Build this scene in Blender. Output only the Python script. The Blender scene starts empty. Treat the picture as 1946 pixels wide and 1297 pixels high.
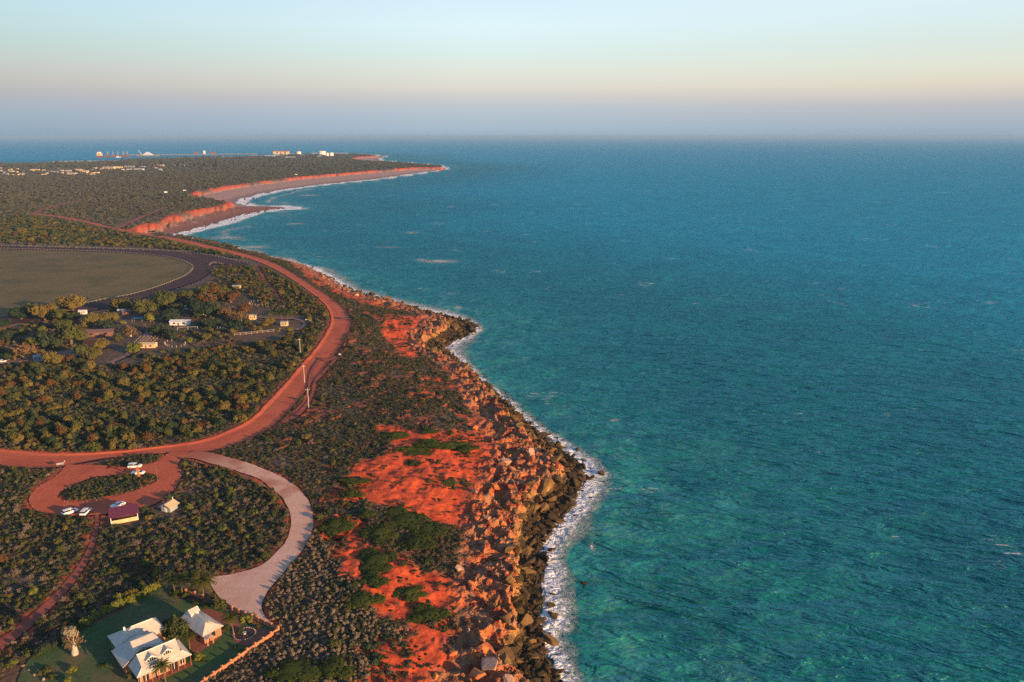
import bpy, bmesh, math, random
import numpy as np
from mathutils import Vector, Matrix

# ------------------------------------------------------------------ camera, sky, sun, exposure
SC = bpy.context.scene
COL = SC.collection
CAM_Z, FPX, PITCH = 130.0, 1513.0, math.radians(14.45)
cam = bpy.data.cameras.new('camera')
cam.lens = 28.0; cam.sensor_width = 36.0; cam.clip_start = 1.0; cam.clip_end = 400000
cam_o = bpy.data.objects.new('camera', cam); COL.objects.link(cam_o)
cam_o.location = (0, 0, CAM_Z); cam_o.rotation_euler = (math.pi/2 - PITCH, 0, 0)
SC.camera = cam_o

SUN_EL, SUN_BEHIND = math.radians(10.0), math.radians(33.0)      # low sun over the sea, a little behind the viewer
sun_dir = Vector((math.cos(SUN_BEHIND)*math.cos(SUN_EL), -math.sin(SUN_BEHIND)*math.cos(SUN_EL), math.sin(SUN_EL)))
sun = bpy.data.lights.new('sun', 'SUN'); sun.energy = 5.0; sun.angle = math.radians(0.6); sun.color = (1.0, 0.60, 0.28)
sun_o = bpy.data.objects.new('sun', sun); COL.objects.link(sun_o)
sun_o.rotation_euler = sun_dir.to_track_quat('Z', 'Y').to_euler()

W = bpy.data.worlds.new('World'); SC.world = W; W.use_nodes = True
wn, wl = W.node_tree.nodes, W.node_tree.links
wn.clear()
w_out = wn.new('ShaderNodeOutputWorld'); w_bg = wn.new('ShaderNodeBackground')
sky = wn.new('ShaderNodeTexSky'); sky.sky_type = 'NISHITA'; sky.sun_disc = False
sky.sun_elevation = SUN_EL; sky.sun_rotation = math.pi/2 + SUN_BEHIND; sky.altitude = 100
sky.air_density = 1.0; sky.dust_density = 1.2; sky.ozone_density = 3.0
# low band of dusk air: grey-blue at the sea horizon, peach above it, pale cyan higher, warmer towards the sun
tc = wn.new('ShaderNodeTexCoord'); sx = wn.new('ShaderNodeSeparateXYZ'); wl.new(tc.outputs['Generated'], sx.inputs[0])
el = wn.new('ShaderNodeMapRange'); el.inputs[1].default_value = 0.0; el.inputs[2].default_value = 0.36
wl.new(sx.outputs[2], el.inputs[0])
def ramp(nodes, stops):
    r = nodes.new('ShaderNodeValToRGB'); r.color_ramp.interpolation = 'EASE'
    e = r.color_ramp.elements
    while len(e) < len(stops): e.new(0.5)
    for k, (p, c) in enumerate(stops): e[k].position = p; e[k].color = (*c, 1)
    return r
def s2l(r, g, b):
    f = lambda c: (c/255/12.92) if c/255 <= .04045 else ((c/255+.055)/1.055)**2.4
    return (f(r), f(g), f(b))
PZ = (0.0, 0.024, 0.089, 0.120, 0.155, 0.205, 0.265, 0.345, 0.467, 1.0)
def band(*c): return ramp(wn, [(p, s2l(*q)) for p, q in zip(PZ, c)])
el_l = band((140,163,183), (150,170,188), (169,178,190), (180,181,184), (190,190,186), (193,202,198), (190,212,210), (188,220,226), (188,220,238), (110,165,215))
el_m = band((156,177,195), (168,188,204), (188,199,208), (205,205,206), (224,219,208), (226,231,220), (222,240,236), (224,246,252), (214,238,252), (120,172,220))
el_r = band((152,173,190), (163,179,195), (190,192,196), (212,205,196), (226,219,202), (226,230,214), (220,233,226), (219,239,242), (222,242,252), (130,180,225))
for r_ in (el_l, el_m, el_r): r_.color_ramp.interpolation = 'LINEAR'; wl.new(el.outputs[0], r_.inputs[0])
az0 = wn.new('ShaderNodeMapRange'); az0.inputs[1].default_value = -0.62; az0.inputs[2].default_value = -0.05; wl.new(sx.outputs[0], az0.inputs[0])
mx0 = wn.new('ShaderNodeMix'); mx0.data_type = 'RGBA'; wl.new(az0.outputs[0], mx0.inputs[0]); wl.new(el_l.outputs[0], mx0.inputs[6]); wl.new(el_m.outputs[0], mx0.inputs[7])
az = wn.new('ShaderNodeMapRange'); az.inputs[1].default_value = 0.0; az.inputs[2].default_value = 0.45; wl.new(sx.outputs[0], az.inputs[0])
mx = wn.new('ShaderNodeMix'); mx.data_type = 'RGBA'
wl.new(az.outputs[0], mx.inputs[0]); wl.new(mx0.outputs[2], mx.inputs[6]); wl.new(el_r.outputs[0], mx.inputs[7])
lo_ = wn.new('ShaderNodeVectorMath'); lo_.operation = 'SCALE'; lo_.inputs[3].default_value = 2**-0.9; wl.new(mx.outputs[2], lo_.inputs[0])
sk = wn.new('ShaderNodeVectorMath'); sk.operation = 'SCALE'; sk.inputs[3].default_value = 0.13
wl.new(sky.outputs[0], sk.inputs[0])
hi = wn.new('ShaderNodeMapRange'); hi.inputs[1].default_value = 0.17; hi.inputs[2].default_value = 0.50; hi.interpolation_type = 'SMOOTHSTEP'
wl.new(sx.outputs[2], hi.inputs[0])
mx2 = wn.new('ShaderNodeMix'); mx2.data_type = 'RGBA'
wl.new(hi.outputs[0], mx2.inputs[0]); wl.new(lo_.outputs[0], mx2.inputs[6]); wl.new(sk.outputs[0], mx2.inputs[7])
wl.new(mx2.outputs[2], w_bg.inputs[0]); w_bg.inputs[1].default_value = 1.0
wl.new(w_bg.outputs[0], w_out.inputs[0])

VS = SC.view_settings
VS.view_transform = 'Standard'; VS.look = 'None'; VS.gamma = 1.0; VS.exposure = 0.9; VS.use_curve_mapping = False
CY = SC.cycles
CY.max_bounces = 4; CY.diffuse_bounces = 2; CY.glossy_bounces = 2; CY.transmission_bounces = 2; CY.volume_bounces = 0; CY.transparent_max_bounces = 8
CY.use_denoising = False
CY.sample_clamp_indirect = 4.0
HAZE_D = 5.0e-5
# ------------------------------------------------------------------ numeric helpers
RNG = np.random.default_rng(7)
random.seed(7)
cP, sP = math.cos(PITCH), math.sin(PITCH)
def P(px, py, z=12.0):
    """world xy where the sight line through a photo point meets height z"""
    px = np.asarray(px, float); py = np.asarray(py, float)
    u = (px-973)/FPX; v = (648.5-py)/FPX
    dx, dy, dz = u, cP + v*sP, -sP + v*cP
    t = (z-CAM_Z)/dz
    return np.stack([t*dx, t*dy], -1)
def project(X, Y, Z):
    dz = Z-CAM_Z
    depth = Y*cP - dz*sP; up = Y*sP + dz*cP
    return 973 + FPX*X/depth, 648.5 - FPX*up/depth, depth
def PL(pts, z=12.0):
    a = np.array(pts, float); return P(a[:, 0], a[:, 1], z)
def _h(ix, iy, s):
    n = (ix.astype(np.int64)*374761393 + iy.astype(np.int64)*668265263 + s*974711) & 0xffffffff
    n = ((n ^ (n >> 13))*1274126177) & 0xffffffff
    n = ((n ^ (n >> 16))*2246822519) & 0xffffffff
    return ((n ^ (n >> 15)) & 0xffffff)/16777216.0
def vn(x, y, s=0):
    ix, iy = np.floor(x), np.floor(y); fx, fy = x-ix, y-iy
    fx = fx*fx*(3-2*fx); fy = fy*fy*(3-2*fy)
    a, b, c, d = _h(ix, iy, s), _h(ix+1, iy, s), _h(ix, iy+1, s), _h(ix+1, iy+1, s)
    return (a*(1-fx)+b*fx)*(1-fy) + (c*(1-fx)+d*fx)*fy
def fbm(x, y, o=3, s=0):
    t = 0; a = 1; n = 0
    for k in range(o):
        t = t + a*(vn(x, y, s+k*17)*2-1); n += a; a *= .5; x = x*2.03+11.3; y = y*2.03-7.7
    return t/n
def worley(x, y, s=0):
    ix, iy = np.floor(x), np.floor(y)
    f1 = np.full(x.shape, 9.); f2 = np.full(x.shape, 9.); cid = np.zeros(x.shape)
    for i in (-1, 0, 1):
        for j in (-1, 0, 1):
            cx, cy = ix+i, iy+j
            d = np.hypot(cx+_h(cx, cy, s)-x, cy+_h(cx, cy, s+5)-y)
            n = d < f1
            f2 = np.where(n, f1, np.minimum(f2, d)); cid = np.where(n, _h(cx, cy, s+9), cid); f1 = np.where(n, d, f1)
    return f1, f2, cid
def pdist(pl, X, Y):
    """distance to a polyline"""
    best = np.full(X.shape, 1e18)
    for (ax, ay), (bx, by) in zip(pl[:-1], pl[1:]):
        vx, vy = bx-ax, by-ay; L = vx*vx+vy*vy+1e-9
        t = np.clip(((X-ax)*vx+(Y-ay)*vy)/L, 0, 1)
        np.minimum(best, (X-ax-t*vx)**2+(Y-ay-t*vy)**2, out=best)
    return np.sqrt(best)
def inside(pg, X, Y):
    r = np.zeros(X.shape, bool)
    x0, y0 = pg.min(0); x1, y1 = pg.max(0)
    m = (X >= x0) & (X <= x1) & (Y >= y0) & (Y <= y1)
    if not m.any(): return r
    x, y = X[m], Y[m]; q = np.zeros(x.shape, bool)
    b = np.roll(pg, -1, 0)
    for (ax, ay), (bx, by) in zip(pg, b):
        c = (ay > y) != (by > y)
        if abs(by-ay) < 1e-12: continue
        q ^= c & (x < (bx-ax)*(y-ay)/(by-ay)+ax)
    r[m] = q
    return r
def sms(a, b, x):
    t = np.clip((x-a)/(b-a), 0, 1); return t*t*(3-2*t)
def spline(pts, step=None, n=None, closed=False):
    """Catmull-Rom through pts, n samples per span or a step in metres"""
    p = np.asarray(pts, float)
    q = np.vstack([p[-1:], p, p[:2]]) if closed else np.vstack([2*p[0]-p[1], p, 2*p[-1]-p[-2]])
    out = []
    for i in range(len(q)-3):
        a, b, c, d = q[i:i+4]
        m = n or max(2, int(np.linalg.norm(c-b)/step))
        t = np.linspace(0, 1, m, endpoint=False)[:, None]
        out.append(.5*((2*b)+(c-a)*t+(2*a-5*b+4*c-d)*t*t+(3*b-a-3*c+d)*t**3))
    if not closed: out.append(p[-1:])
    return np.vstack(out)

# ------------------------------------------------------------------ object helpers
def tag(o, label=None, category=None, group=None, kind=None):
    if label: o['label'] = label
    if category: o['category'] = category
    if group: o['group'] = group
    if kind: o['kind'] = kind
    return o
def link(name, me, parent=None):
    o = bpy.data.objects.new(name, me); COL.objects.link(o)
    if parent is not None: o.parent = parent
    return o
def empty(name, loc=(0, 0, 0), rz=0.0, label=None, category=None, group=None):
    o = bpy.data.objects.new(name, None); COL.objects.link(o)
    o.location = loc; o.rotation_euler = (0, 0, rz); o.empty_display_size = .5
    return tag(o, label, category, group)
def mesh_np(name, V, F, mat=None, smooth=False, attrs=None):
    V = np.asarray(V, np.float32); F = np.asarray(F, np.int32)
    me = bpy.data.meshes.new(name); k = F.shape[1]
    me.vertices.add(len(V)); me.vertices.foreach_set('co', V.ravel())
    me.loops.add(F.size); me.loops.foreach_set('vertex_index', F.ravel())
    me.polygons.add(len(F)); me.polygons.foreach_set('loop_start', np.arange(0, F.size, k, dtype=np.int32))
    try: me.polygons.foreach_set('loop_total', np.full(len(F), k, np.int32))
    except Exception: pass
    me.polygons.foreach_set('use_smooth', np.full(len(F), bool(smooth)))
    me.update(calc_edges=True)
    for n, a in (attrs or {}).items():
        at = me.attributes.new(n, 'FLOAT', 'POINT'); at.data.foreach_set('value', np.asarray(a, np.float32))
    if mat: me.materials.append(mat)
    me.validate(); return me
class MB:
    """collects faces, then links them as one mesh object"""
    def __init__(s): s.v = []; s.f = []
    def add(s, vs, fs):
        b = len(s.v); s.v += [tuple(v) for v in vs]; s.f += [tuple(b+i for i in f) for f in fs]; return s
    def box(s, x0, x1, y0, y1, z0, z1):
        return s.add([(x0,y0,z0),(x1,y0,z0),(x1,y1,z0),(x0,y1,z0),(x0,y0,z1),(x1,y0,z1),(x1,y1,z1),(x0,y1,z1)],
                     [(3,2,1,0),(4,5,6,7),(0,1,5,4),(1,2,6,5),(2,3,7,6),(3,0,4,7)])
    def prism(s, poly, z0, z1):
        n = len(poly)
        return s.add([(x, y, z0) for x, y in poly]+[(x, y, z1) for x, y in poly],
                     [tuple(range(n-1, -1, -1)), tuple(range(n, 2*n))]+[(i, (i+1) % n, n+(i+1) % n, n+i) for i in range(n)])
    def slab(s, quad, t):
        """a thick sheet over any planar polygon of 3-D points"""
        q = [Vector(p) for p in quad]; nrm = (q[1]-q[0]).cross(q[2]-q[0]).normalized()
        n = len(q); lo = [p-nrm*t for p in q]
        return s.add([tuple(p) for p in q]+[tuple(p) for p in lo], [tuple(range(n)), tuple(range(2*n-1, n-1, -1))]+[(i, n+i, n+(i+1) % n, (i+1) % n) for i in range(n)])
    def tube(s, pts, rad, seg=8, cap=True):
        pts = [Vector(p) for p in pts]; rad = [rad]*len(pts) if isinstance(rad, (int, float)) else rad
        rings = []
        for i, p in enumerate(pts):
            d = (pts[min(i+1, len(pts)-1)]-pts[max(i-1, 0)]).normalized()
            a = d.orthogonal().normalized() if i == 0 else (a-d*a.dot(d)).normalized()
            b = d.cross(a)
            rings.append([p+(a*math.cos(2*math.pi*k/seg)+b*math.sin(2*math.pi*k/seg))*rad[i] for k in range(seg)])
        vs = [tuple(v) for r in rings for v in r]
        fs = [(i*seg+k, i*seg+(k+1) % seg, (i+1)*seg+(k+1) % seg, (i+1)*seg+k) for i in range(len(pts)-1) for k in range(seg)]
        if cap: fs += [tuple(range(seg-1, -1, -1)), tuple(range((len(pts)-1)*seg, len(pts)*seg))]
        return s.add(vs, fs)
    def mesh(s, name, mat, smooth=False):
        me = bpy.data.meshes.new(name); me.from_pydata(s.v, [], s.f); me.update()
        if mat: me.materials.append(mat)
        if smooth: me.polygons.foreach_set('use_smooth', [True]*len(me.polygons))
        return me
    def build(s, name, mat, parent=None, smooth=False): return link(name, s.mesh(name, mat, smooth), parent)

# ------------------------------------------------------------------ material helpers
class NT:
    def __init__(s, name):
        s.m = bpy.data.materials.new(name); s.m.use_nodes = True; s.n = s.m.node_tree.nodes; s.l = s.m.node_tree.links
        s.n.clear(); s.out = s.n.new('ShaderNodeOutputMaterial'); s.tc = None
    def co(s, kind='Object'):
        if s.tc is None: s.tc = s.n.new('ShaderNodeTexCoord')
        return s.tc.outputs[kind]
    def put(s, sock, v):
        if hasattr(v, 'links') or isinstance(v, bpy.types.NodeSocket): s.l.new(v, sock)
        elif isinstance(v, (tuple, list)) and len(v) == 3 and sock.type == 'RGBA': sock.default_value = (*v, 1)
        else: sock.default_value = v
    def noise(s, scale, detail=4, rough=.55, vec=None, dist=0.0, out=0):
        t = s.n.new('ShaderNodeTexNoise'); s.put(t.inputs['Vector'], vec if vec is not None else s.co())
        t.inputs['Scale'].default_value = scale; t.inputs['Detail'].default_value = detail; t.inputs['Roughness'].default_value = rough; t.inputs['Distortion'].default_value = dist
        return t.outputs[out]
    def voro(s, scale, vec=None, feature='F1', out='Distance'):
        t = s.n.new('ShaderNodeTexVoronoi'); t.feature = feature; s.put(t.inputs['Vector'], vec if vec is not None else s.co()); t.inputs['Scale'].default_value = scale
        return t.outputs[out]
    def mapping(s, scale=(1, 1, 1), rot=(0, 0, 0), vec=None):
        t = s.n.new('ShaderNodeMapping'); s.put(t.inputs[0], vec if vec is not None else s.co()); t.inputs['Scale'].default_value = scale; t.inputs['Rotation'].default_value = rot
        return t.outputs[0]
    def math(s, op, a, b=0.0, c=None, clamp=False):
        t = s.n.new('ShaderNodeMath'); t.operation = op; t.use_clamp = clamp; s.put(t.inputs[0], a); s.put(t.inputs[1], b)
        if c is not None: s.put(t.inputs[2], c)
        return t.outputs[0]
    def rng(s, v, a, b, c=0.0, d=1.0, smooth=True):
        t = s.n.new('ShaderNodeMapRange'); t.interpolation_type = 'SMOOTHSTEP' if smooth else 'LINEAR'; s.put(t.inputs[0], v)
        for k, x in enumerate((a, b, c, d)): s.put(t.inputs[k+1], x)
        return t.outputs[0]
    def mix(s, f, a, b, mode='MIX'):
        t = s.n.new('ShaderNodeMix'); t.data_type = 'RGBA'; t.blend_type = mode; s.put(t.inputs[0], f); s.put(t.inputs[6], a); s.put(t.inputs[7], b)
        return t.outputs[2]
    def ramp(s, f, stops):
        r = ramp(s.n, stops); r.color_ramp.interpolation = 'LINEAR'; s.put(r.inputs[0], f); return r.outputs[0]
    def attr(s, name, out='Fac'):
        t = s.n.new('ShaderNodeAttribute'); t.attribute_name = name; return t.outputs[out]
    def rand(s): return s.n.new('ShaderNodeObjectInfo').outputs['Random']
    def bump(s, h, strength=.5, dist=.1, normal=None):
        t = s.n.new('ShaderNodeBump'); t.inputs['Strength'].default_value = strength; t.inputs['Distance'].default_value = dist; s.put(t.inputs['Height'], h)
        if normal is not None: s.put(t.inputs['Normal'], normal)
        return t.outputs[0]
    def bsdf(s, color, rough=.8, normal=None, spec=.3, metal=0.0, **kw):
        b = s.n.new('ShaderNodeBsdfPrincipled'); s.put(b.inputs['Base Color'], color); s.put(b.inputs['Roughness'], rough); s.put(b.inputs['Specular IOR Level'], spec); s.put(b.inputs['Metallic'], metal)
        if normal is not None: s.put(b.inputs['Normal'], normal)
        for k, v in kw.items(): s.put(b.inputs[k], v)
        return b.outputs[0]
    def done(s, shader): s.l.new(shader, s.out.inputs[0]); return s.m
def flat(name, c, rough=.7, var=.15, scale=3.0, spec=.3, metal=0.0):
    """painted or plain surface with slight blotches and grain"""
    t = NT(name); n = t.noise(scale, 5, .6)
    col = t.mix(t.rng(n, .3, .7), tuple(x*(1-var) for x in c), tuple(min(1, x*(1+var)) for x in c))
    return t.done(t.bsdf(col, rough, None, spec, metal))
# ------------------------------------------------------------------ layout traced on the ground
SH_px = [(1030,1600),(1055,1450),(1072,1330),(1060,1297),(1046,1262),(1036,1230),(1032,1190),(1026,1150),(1030,1110),(1044,1075),(1036,1045),(1044,1010),(1066,985),(1088,962),(1104,930),(1114,903),(1098,873),(1066,852),
 (1024,817),(988,786),(952,756),(918,726),(896,702),(872,684),(853,668),(846,660),(862,648),(888,640),(904,630),(908,621),(888,611),(852,600),(815,592),(772,583),(740,573),(702,563),(664,549),(642,532),
 (604,511),(562,499),(520,491),(480,481),(440,471),(400,463),(352,455),(336,449),(372,440),(424,428),(466,415),(500,404),(540,399),(572,397),(566,393),(520,391),(478,391),(462,386),(468,380),(500,371),(548,361),
 (600,354),(660,347),(730,340),(790,331),(830,325),(852,321),(842,317),(812,313),(790,311),(762,309),(728,305),(722,302),(740,298),(722,296),(690,293),(640,291),(560,293),(480,297),(400,300),(300,304),(180,307),(80,309),(0,311),(-300,314),(-1200,322)]
E_px = [(960,1600),(975,1420),(985,1330),(982,1297),(972,1250),(956,1205),(968,1155),(974,1112),(966,1062),(966,1012),(984,966),(1000,930),(1036,910),(1058,884),(1036,854),(1002,834),(984,806),(958,776),(926,750),(904,722),(880,694),(852,678),
 (826,668),(800,656),(792,647),(812,634),(842,620),(846,606),(826,597),(796,590),(768,580),(738,570),(702,560),(668,549),(642,536),(612,518),(588,507),(560,497),(520,487),(480,477),(440,466),(400,458),(350,449),(300,443),(262,444),(246,441),
 (268,433),(312,420),(346,406),(400,396),(436,389),(432,384),(392,377),(362,372),(374,366),(420,357),(480,348),(560,338),(640,331),(720,324.5),(790,319),(836,318.5),(846,318.5),(836,316.2),(800,313),(770,310.5),(738,308.5),(690,305.5),(668,303),(680,299),(716,297),(700,294.5),(640,292.5),(560,294.5),(480,299),(400,302),(300,306),(180,309),(80,311),(0,313),(-300,316),(-1200,324)]
E_z = lambda y: 8.0 if y > 560 else 10.5
SH = PL(SH_px, 0.0)
E = np.array([P(x, y, E_z(y)) for x, y in E_px])
_cl = np.array([P(-1200, 1600, 12.0)])
LAND = np.vstack([SH, _cl]); PLAT = np.vstack([E, _cl])
FO_px = [(1090,1600),(1110,1450),(1125,1330),(1112,1297),(1092,1250),(1080,1212),(1106,1180),(1090,1142),(1098,1095),(1078,1062),(1106,1022),(1128,988),(1150,950),(1168,905),(1140,872),(1102,850),(1062,824),(1022,794),(988,765),(952,738),(926,712),(908,690),(900,668),(912,645),(926,625),(908,604),(872,590),
 (826,580),(776,568),(726,553),(692,545),(664,530),(648,515),(620,503),(562,486),(504,468),(470,456),(462,443),(486,428),(520,412),(556,402),(596,398),(570,386),(548,383),(548,372),(604,359),(664,351),(730,344),(792,334),(842,327),(876,320),(860,315),(812,311.5)]
FO = PL(FO_px, 0.0)
SURF = np.vstack([SH[:SH_px.index((812,313))+1], FO[::-1]])

# inland limit of the broken rock along the near coast
RK = np.vstack([PL([(760,1600),(780,1400),(792,1297),(846,1236),(862,1180),(856,1100),(872,1000),(884,945),(905,900),(930,845),(905,800),(880,762),(846,700),(806,668),(776,655),(770,625),(800,600),(770,585),(735,578),(690,566),(640,552),(590,522),(552,500),(500,487)], 11.0), SH[:40][::-1]])
RED = [PL(p, 11.5) for p in (
 [(612,960),(640,925),(660,900),(690,880),(735,862),(742,838),(712,812),(760,812),(800,822),(870,812),(920,812),(990,832),(1004,870),(966,920),(905,962),(850,992),(760,968),(700,957)],
 [(600,1000),(640,985),(690,995),(690,1020),(697,1043),(720,1048),(773,1050),(777,1066),(807,1075),(870,1090),(880,1137),(850,1150),(846,1201),(862,1225),(830,1250),(815,1330),(690,1330),(716,1250),(693,1238),(716,1213),(755,1226),(768,1210),(784,1183),(766,1172),(729,1165),(679,1128),(684,1110),(638,1094),(651,1073),(624,1041)],
 [(728,588),(762,598),(800,592),(850,600),(846,642),(790,652),(756,662),(738,650),(722,622),(742,604)],
 [(552,498),(600,512),(640,540),(700,562),(770,582),(740,584),(690,574),(640,560),(590,532)],
 [(742,640),(790,652),(800,672),(770,676)])]
REDS = PL([(660,560),(740,640),(800,740),(880,800),(930,860),(860,1000),(850,1100),(870,1300),(980,1300),(1040,900),(900,700),(850,620),(780,585)], 11.0)   # sparse cover
HZ = PL([(500,822),(582,744),(650,660),(664,603),(620,558),(740,572),(850,660),(900,740),(980,830),(900,900),(640,900),(560,900)], 12.0)
HEAD = PL([(300,440),(330,428),(380,412),(424,398),(460,392),(520,393),(566,395),(540,400),(500,402),(470,410),(420,420),(380,432),(340,440)], 3.0)

def ribbon_edges(L, R, z=12.0, step=1.5, jit=.35, seed=0):
    a, b = PL(L, z), PL(R, z)
    n = [max(2, int(max(np.linalg.norm(a[i+1]-a[i]), np.linalg.norm(b[i+1]-b[i]))/step)) for i in range(len(a)-1)]
    def sp(p):
        q = np.vstack([2*p[0]-p[1], p, 2*p[-1]-p[-2]]); out = []
        for i in range(len(p)-1):
            A, B, C, D = q[i:i+4]; t = np.linspace(0, 1, n[i], endpoint=False)[:, None]
            out.append(.5*((2*B)+(C-A)*t+(2*A-5*B+4*C-D)*t*t+(3*B-A-3*C+D)*t**3))
        return np.vstack(out+[p[-1:]])
    a, b = sp(a), sp(b)
    d = b-a; w = np.linalg.norm(d, axis=1, keepdims=True)+1e-6; d = d/w
    ja = fbm(a[:, 0]/3.1, a[:, 1]/3.1, 2, seed)[:, None]; jb = fbm(b[:, 0]/3.1, b[:, 1]/3.1, 2, seed+3)[:, None]
    return a+d*ja*jit, b+d*jb*jit
ROADS = {}
def road(key, L, R, **k): ROADS[key] = ribbon_edges(L, R, **k)
road('dirt_road',
 [(-120,838),(0,854),(100,862),(200,860),(300,850),(378,838),(436,818),(478,795),(510,764),(542,729),(572,694),(602,660),(624,626),(629,603),(618,580),(590,556),(558,533),(522,512),(490,498),(452,486),(400,474),(340,460),(296,451),(250,444),(206,434),(154,422),(104,413),(56,407)],
 [(-120,872),(0,887),(100,889),(205,872),(300,863),(392,860),(444,846),(500,822),(545,786),(582,742),(618,697),(648,658),(665,625),(664,603),(648,581),(618,559),(580,534),(546,513),(514,497),(472,484),(418,471),(354,456.5),(306,448),(258,441),(212,431),(160,419),(110,410.5),(60,405)], jit=.5)
road('gravel_drive',
 [(330,868),(372,874),(416,886),(456,898),(490,911),(516,929),(538,949),(550,972),(553,997),(545,1026),(526,1054),(500,1074),(468,1087),(432,1094),(404,1100)],
 [(372,858),(396,861),(440,872),(486,886),(532,906),(570,931),(590,961),(595,991),(590,1021),(570,1051),(540,1086),(513,1119),(498,1146),(502,1168),(528,1196)], jit=.5, seed=20)
road('car_park_loop',
 [(128,884),(106,906),(72,926),(58,944),(60,963),(84,976),(130,980),(180,979),(230,974),(272,966),(306,952),(334,928),(345,902),(338,884),(352,868),(360,858)],
 [(208,886),(180,906),(136,924),(114,938),(112,947),(130,954),(160,954),(190,950),(222,943),(256,934),(286,922),(302,912),(298,903),(296,882),(312,871),(322,860)], jit=.4, seed=30)
road('car_park_lane',
 [(124,886),(160,887),(178,891),(204,892),(232,889),(262,886),(290,881),(312,873)],
 [(150,916),(180,908),(206,906),(230,905),(256,903),(284,902),(300,905),(312,900)], jit=.3, seed=40)
road('footpath',
 [(182,979),(178,1008),(164,1048),(142,1084),(112,1120),(72,1158),(32,1192),(0,1214),(-80,1262)],
 [(189,979),(187,1010),(175,1052),(154,1090),(124,1128),(84,1170),(42,1206),(6,1234),(-76,1286)], jit=.25, seed=50)
road('wheel_track', [(640,678),(612,707),(598,722),(592,745),(580,768),(560,788),(536,800)], [(645,679),(618,709),(605,724),(598,747),(586,771),(566,793),(540,805)], jit=.25, seed=60, step=1.0)
road('wheel_track.001', [(608,680),(592,704),(587,728),(578,760),(556,784)], [(612,681),(597,705),(591,729),(582,762),(560,787)], jit=.2, seed=61, step=1.0)
road('wheel_track.002', [(604,679),(620,682),(640,677)], [(606,684),(622,687),(642,681)], jit=.2, seed=62, step=1.0)
road('wheel_track.003', [(484,504),(494,522),(508,542),(520,556),(528,572)], [(490,504),(500,522),(514,542),(526,556),(535,574)], jit=.4, seed=63)
road('wheel_track.004', [(56,407.5),(80,397.5),(110,389.5),(140,383.5),(170,379),(240,371),(290,361)], [(64,409),(84,400),(113,391.5),(142,385),(171,380),(241,371.6),(291,361.5)], jit=.6, seed=64, step=4)
road('wheel_track.005', [(212,437),(238,425),(262,415),(290,404),(318,394)], [(224,437),(246,427),(268,416),(294,405),(320,395)], jit=.6, seed=65, step=4)
road('caravan_park_lane', [(444,586),(466,600),(490,604),(530,607),(556,607),(572,612),(576,618),(566,624),(548,627)], [(448,584),(470,597),(494,602),(532,604),(560,604),(578,610),(583,618),(570,627),(550,630)], jit=.3, seed=66)
road('caravan_park_lane.001', [(200,690),(232,676),(262,654),(276,634),(300,621),(330,616)], [(216,690),(246,676),(280,654),(292,634),(306,624),(330,619)], jit=.5, seed=67)
road('caravan_park_lane.002', [(-60,632),(0,622),(40,615),(80,622)], [(-60,636),(0,628),(40,619),(80,624)], jit=.5, seed=68)
road('caravan_park_lane.003', [(-40,688),(60,678),(110,668),(150,661),(200,652)], [(-40,697),(60,686),(112,684),(152,676),(204,660)], jit=.6, seed=69)
road('race_track',
 [(-260,464),(-120,466),(0,468.5),(100,470.5),(200,473),(300,476.5),(352,482),(390,492),(403,503),(402,513),(388,527),(352,542),(304,557),(262,570),(204,585),(120,602),(0,620),(-140,640),(-260,650)],
 [(-260,469),(-120,471),(0,474),(100,476),(200,479),(296,486),(340,494),(362,503),(367,511),(356,523),(330,535),(298,547),(250,561),(196,571),(110,590),(0,604),(-120,618),(-260,628)][:18]+[(-260,628)], jit=.2, seed=70, step=2.5)
road('race_chute', [(336,478),(372,481),(420,490),(452,497),(470,500)], [(392,508),(398,504),(428,503),(452,505),(472,505)], jit=.2, seed=71, step=2.5)
inner = PL([(-260,469.5),(-120,471.5),(0,474.5),(100,476.5),(200,479.5),(296,486.5),(340,494.5),(361,503.5),(366,511),(355,522.5),(329,534.5),(297,546.5),(249,560.5),(195,570.5),(109,589.5),(0,603.5),(-120,617.5),(-260,627.5)])
LAWN = PL([(30,1310),(62,1246),(130,1206),(168,1190),(232,1160),(300,1118),(336,1136),(380,1150),(428,1160),(470,1185),(512,1190),(526,1203),(450,1255),(380,1303),(340,1340),(60,1340)])
APRON = PL([(400,1100),(440,1092),(500,1073),(548,1030),(560,1060),(513,1119),(498,1146),(502,1168),(526,1196),(512,1190),(470,1166),(436,1150),(412,1130)])
PARK = PL([(-80,640),(0,612),(90,600),(200,590),(300,560),(380,545),(420,580),(470,560),(520,560),(560,600),(584,614),(560,640),(480,646),(400,655),(300,668),(200,690),(100,700),(-80,705)])
CUTS = [np.vstack([a, b[::-1]]) for a, b in ROADS.values()]
CUT_WIDE = CUTS[0]
FLATS = CUTS + [LAWN, inner, APRON]

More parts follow.
